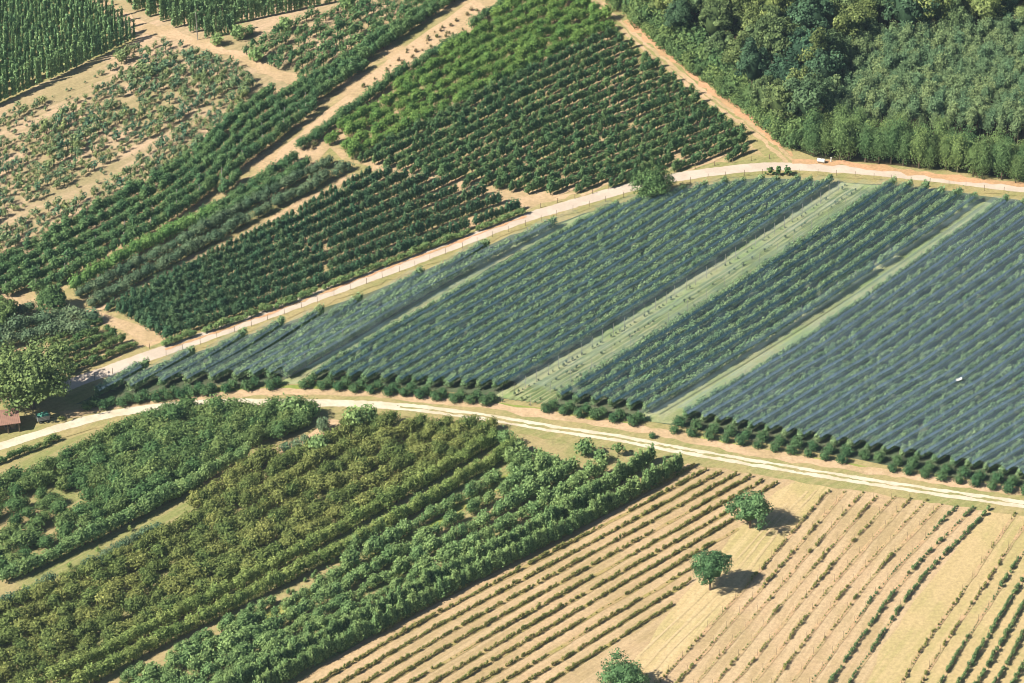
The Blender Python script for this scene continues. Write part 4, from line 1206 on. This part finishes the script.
# trailer
p = at(43, 421)
tr_ = bpy.data.objects.new('trailer', None); COL.objects.link(tr_); tr_.location = p; tr_.rotation_euler = (0, 0, R(20))
tag(tr_, 'small farm trailer loaded under green tarpaulin in walnut shade', 'trailer')
M_grey = plain('grey_side_boards', (0.33, 0.34, 0.33))
M_tarp = plain('green_tarpaulin', (0.05, 0.22, 0.15), .6, (0.10, 0.30, 0.22), 1.2)
M_dark = plain('black_rubber', (0.03, 0.03, 0.03))
bm = bmesh.new()
for y in (-.85, .85):
    for i in range(4): box_bm(bm, (0, y, .82 + i * .24), (2.7, .05, .2))
for x in (-1.35, 1.35):
    for i in range(4): box_bm(bm, (x, 0, .82 + i * .24), (.05, 1.6, .2))
box_bm(bm, (0, 0, .66), (2.7, 1.7, .08))
obj_bm('side_boards', bm, M_grey, tr_)
bm = bmesh.new()
bmesh.ops.create_grid(bm, x_segments=14, y_segments=10, size=1)
for v in bm.verts:
    v.co.x *= 1.3; v.co.y *= .82
    v.co.z = 1.72 + .35 * (1 - (v.co.x / 1.3) ** 2) * (1 - (v.co.y / .82) ** 2) + .10 * mnoise.noise(v.co * 3)
bmesh.ops.solidify(bm, geom=bm.faces[:], thickness=.03)
obj_bm('tarpaulin', bm, M_tarp, tr_)
for x in (-.7, .7):
    for y in (-.95, .95):
        bm = bmesh.new(); cyl(bm, (x, y, .36), .36, .2, Matrix.Rotation(R(90), 4, 'X')); w_ = obj_bm('wheel', bm, M_dark, tr_)
        bm = bmesh.new(); cyl(bm, (x, y * 1.02, .36), .18, .22, Matrix.Rotation(R(90), 4, 'X')); obj_bm('rim', bm, M_grey, w_)
bm = bmesh.new(); box_bm(bm, (1.9, 0, .5), (1.2, .08, .08)); obj_bm('drawbar', bm, M_dark, tr_)

# white tank and post by the junction
M_white = plain('white_plastic', (0.66, 0.65, 0.62), .5, (0.55, 0.55, 0.53), 3)
p = at(821, 163)
tk = bpy.data.objects.new('water_tank', None); COL.objects.link(tk); tk.location = p; tk.rotation_euler = (0, 0, R(-18))
tag(tk, 'small white lying tank on orange earth beside the forest corner', 'tank')
bm = bmesh.new(); cyl(bm, (0, 0, .75), .48, 1.7, Matrix.Rotation(R(90), 4, 'Y'), 18)
bmesh.ops.create_uvsphere(bm, u_segments=18, v_segments=9, radius=.47, matrix=Matrix.Translation((.85, 0, .75)) @ Matrix.Diagonal((.35, 1, 1, 1)))
bmesh.ops.create_uvsphere(bm, u_segments=18, v_segments=9, radius=.47, matrix=Matrix.Translation((-.85, 0, .75)) @ Matrix.Diagonal((.35, 1, 1, 1)))
obj_bm('tank_body', bm, M_white, tk)
bm = bmesh.new(); cyl(bm, (0, 0, 1.27), .16, .12, Matrix.Identity(4)); obj_bm('lid', bm, M_grey, tk)
for x in (-.55, .55):
    bm = bmesh.new(); box_bm(bm, (x, 0, .15), (.14, .8, .34)); obj_bm('cradle', bm, M_wood, tk)
p = at(831, 162)
bm = bmesh.new(); cyl(bm, (0, 0, .55), .16, 1.1, Matrix.Identity(4), 10, .13); box_bm(bm, (0, 0, 1.15), (.42, .3, .14), 0, .03)
o = obj_bm('marker_post', bm, M_white); o.location = p
tag(o, 'short white marker post right of the white tank', 'post')

# white sheet lying on the right nets
p = at(959, 380, 3.8)
bm = bmesh.new()
bmesh.ops.create_grid(bm, x_segments=10, y_segments=8, size=1)
for v in bm.verts:
    x, y = v.co.x, v.co.y
    v.co = Vector((x * .7 + .15 * y, y * .42 + .1 * math.sin(3 * x), .12 * mnoise.noise(Vector((x * 2, y * 2, 0))) + .1 * x * x))
bmesh.ops.solidify(bm, geom=bm.faces[:], thickness=.02)
o = obj_bm('plastic_sheet', bm, M_white); o.location = (p.x, p.y, 3.95); o.rotation_euler = (0, 0, R(20))
tag(o, 'small white plastic sheet caught on the right hail nets', 'sheet')
# brush pile between trailer and nets
items = []
bush(62, 418, .6, 'low brush heap between trailer and left net tip', .5)
plant('brush_heap', 'brush heap', None, items, P_bush2, [F_olive, BARK])

print('PLANTS', COUNT, 'objects', len(bpy.data.objects))
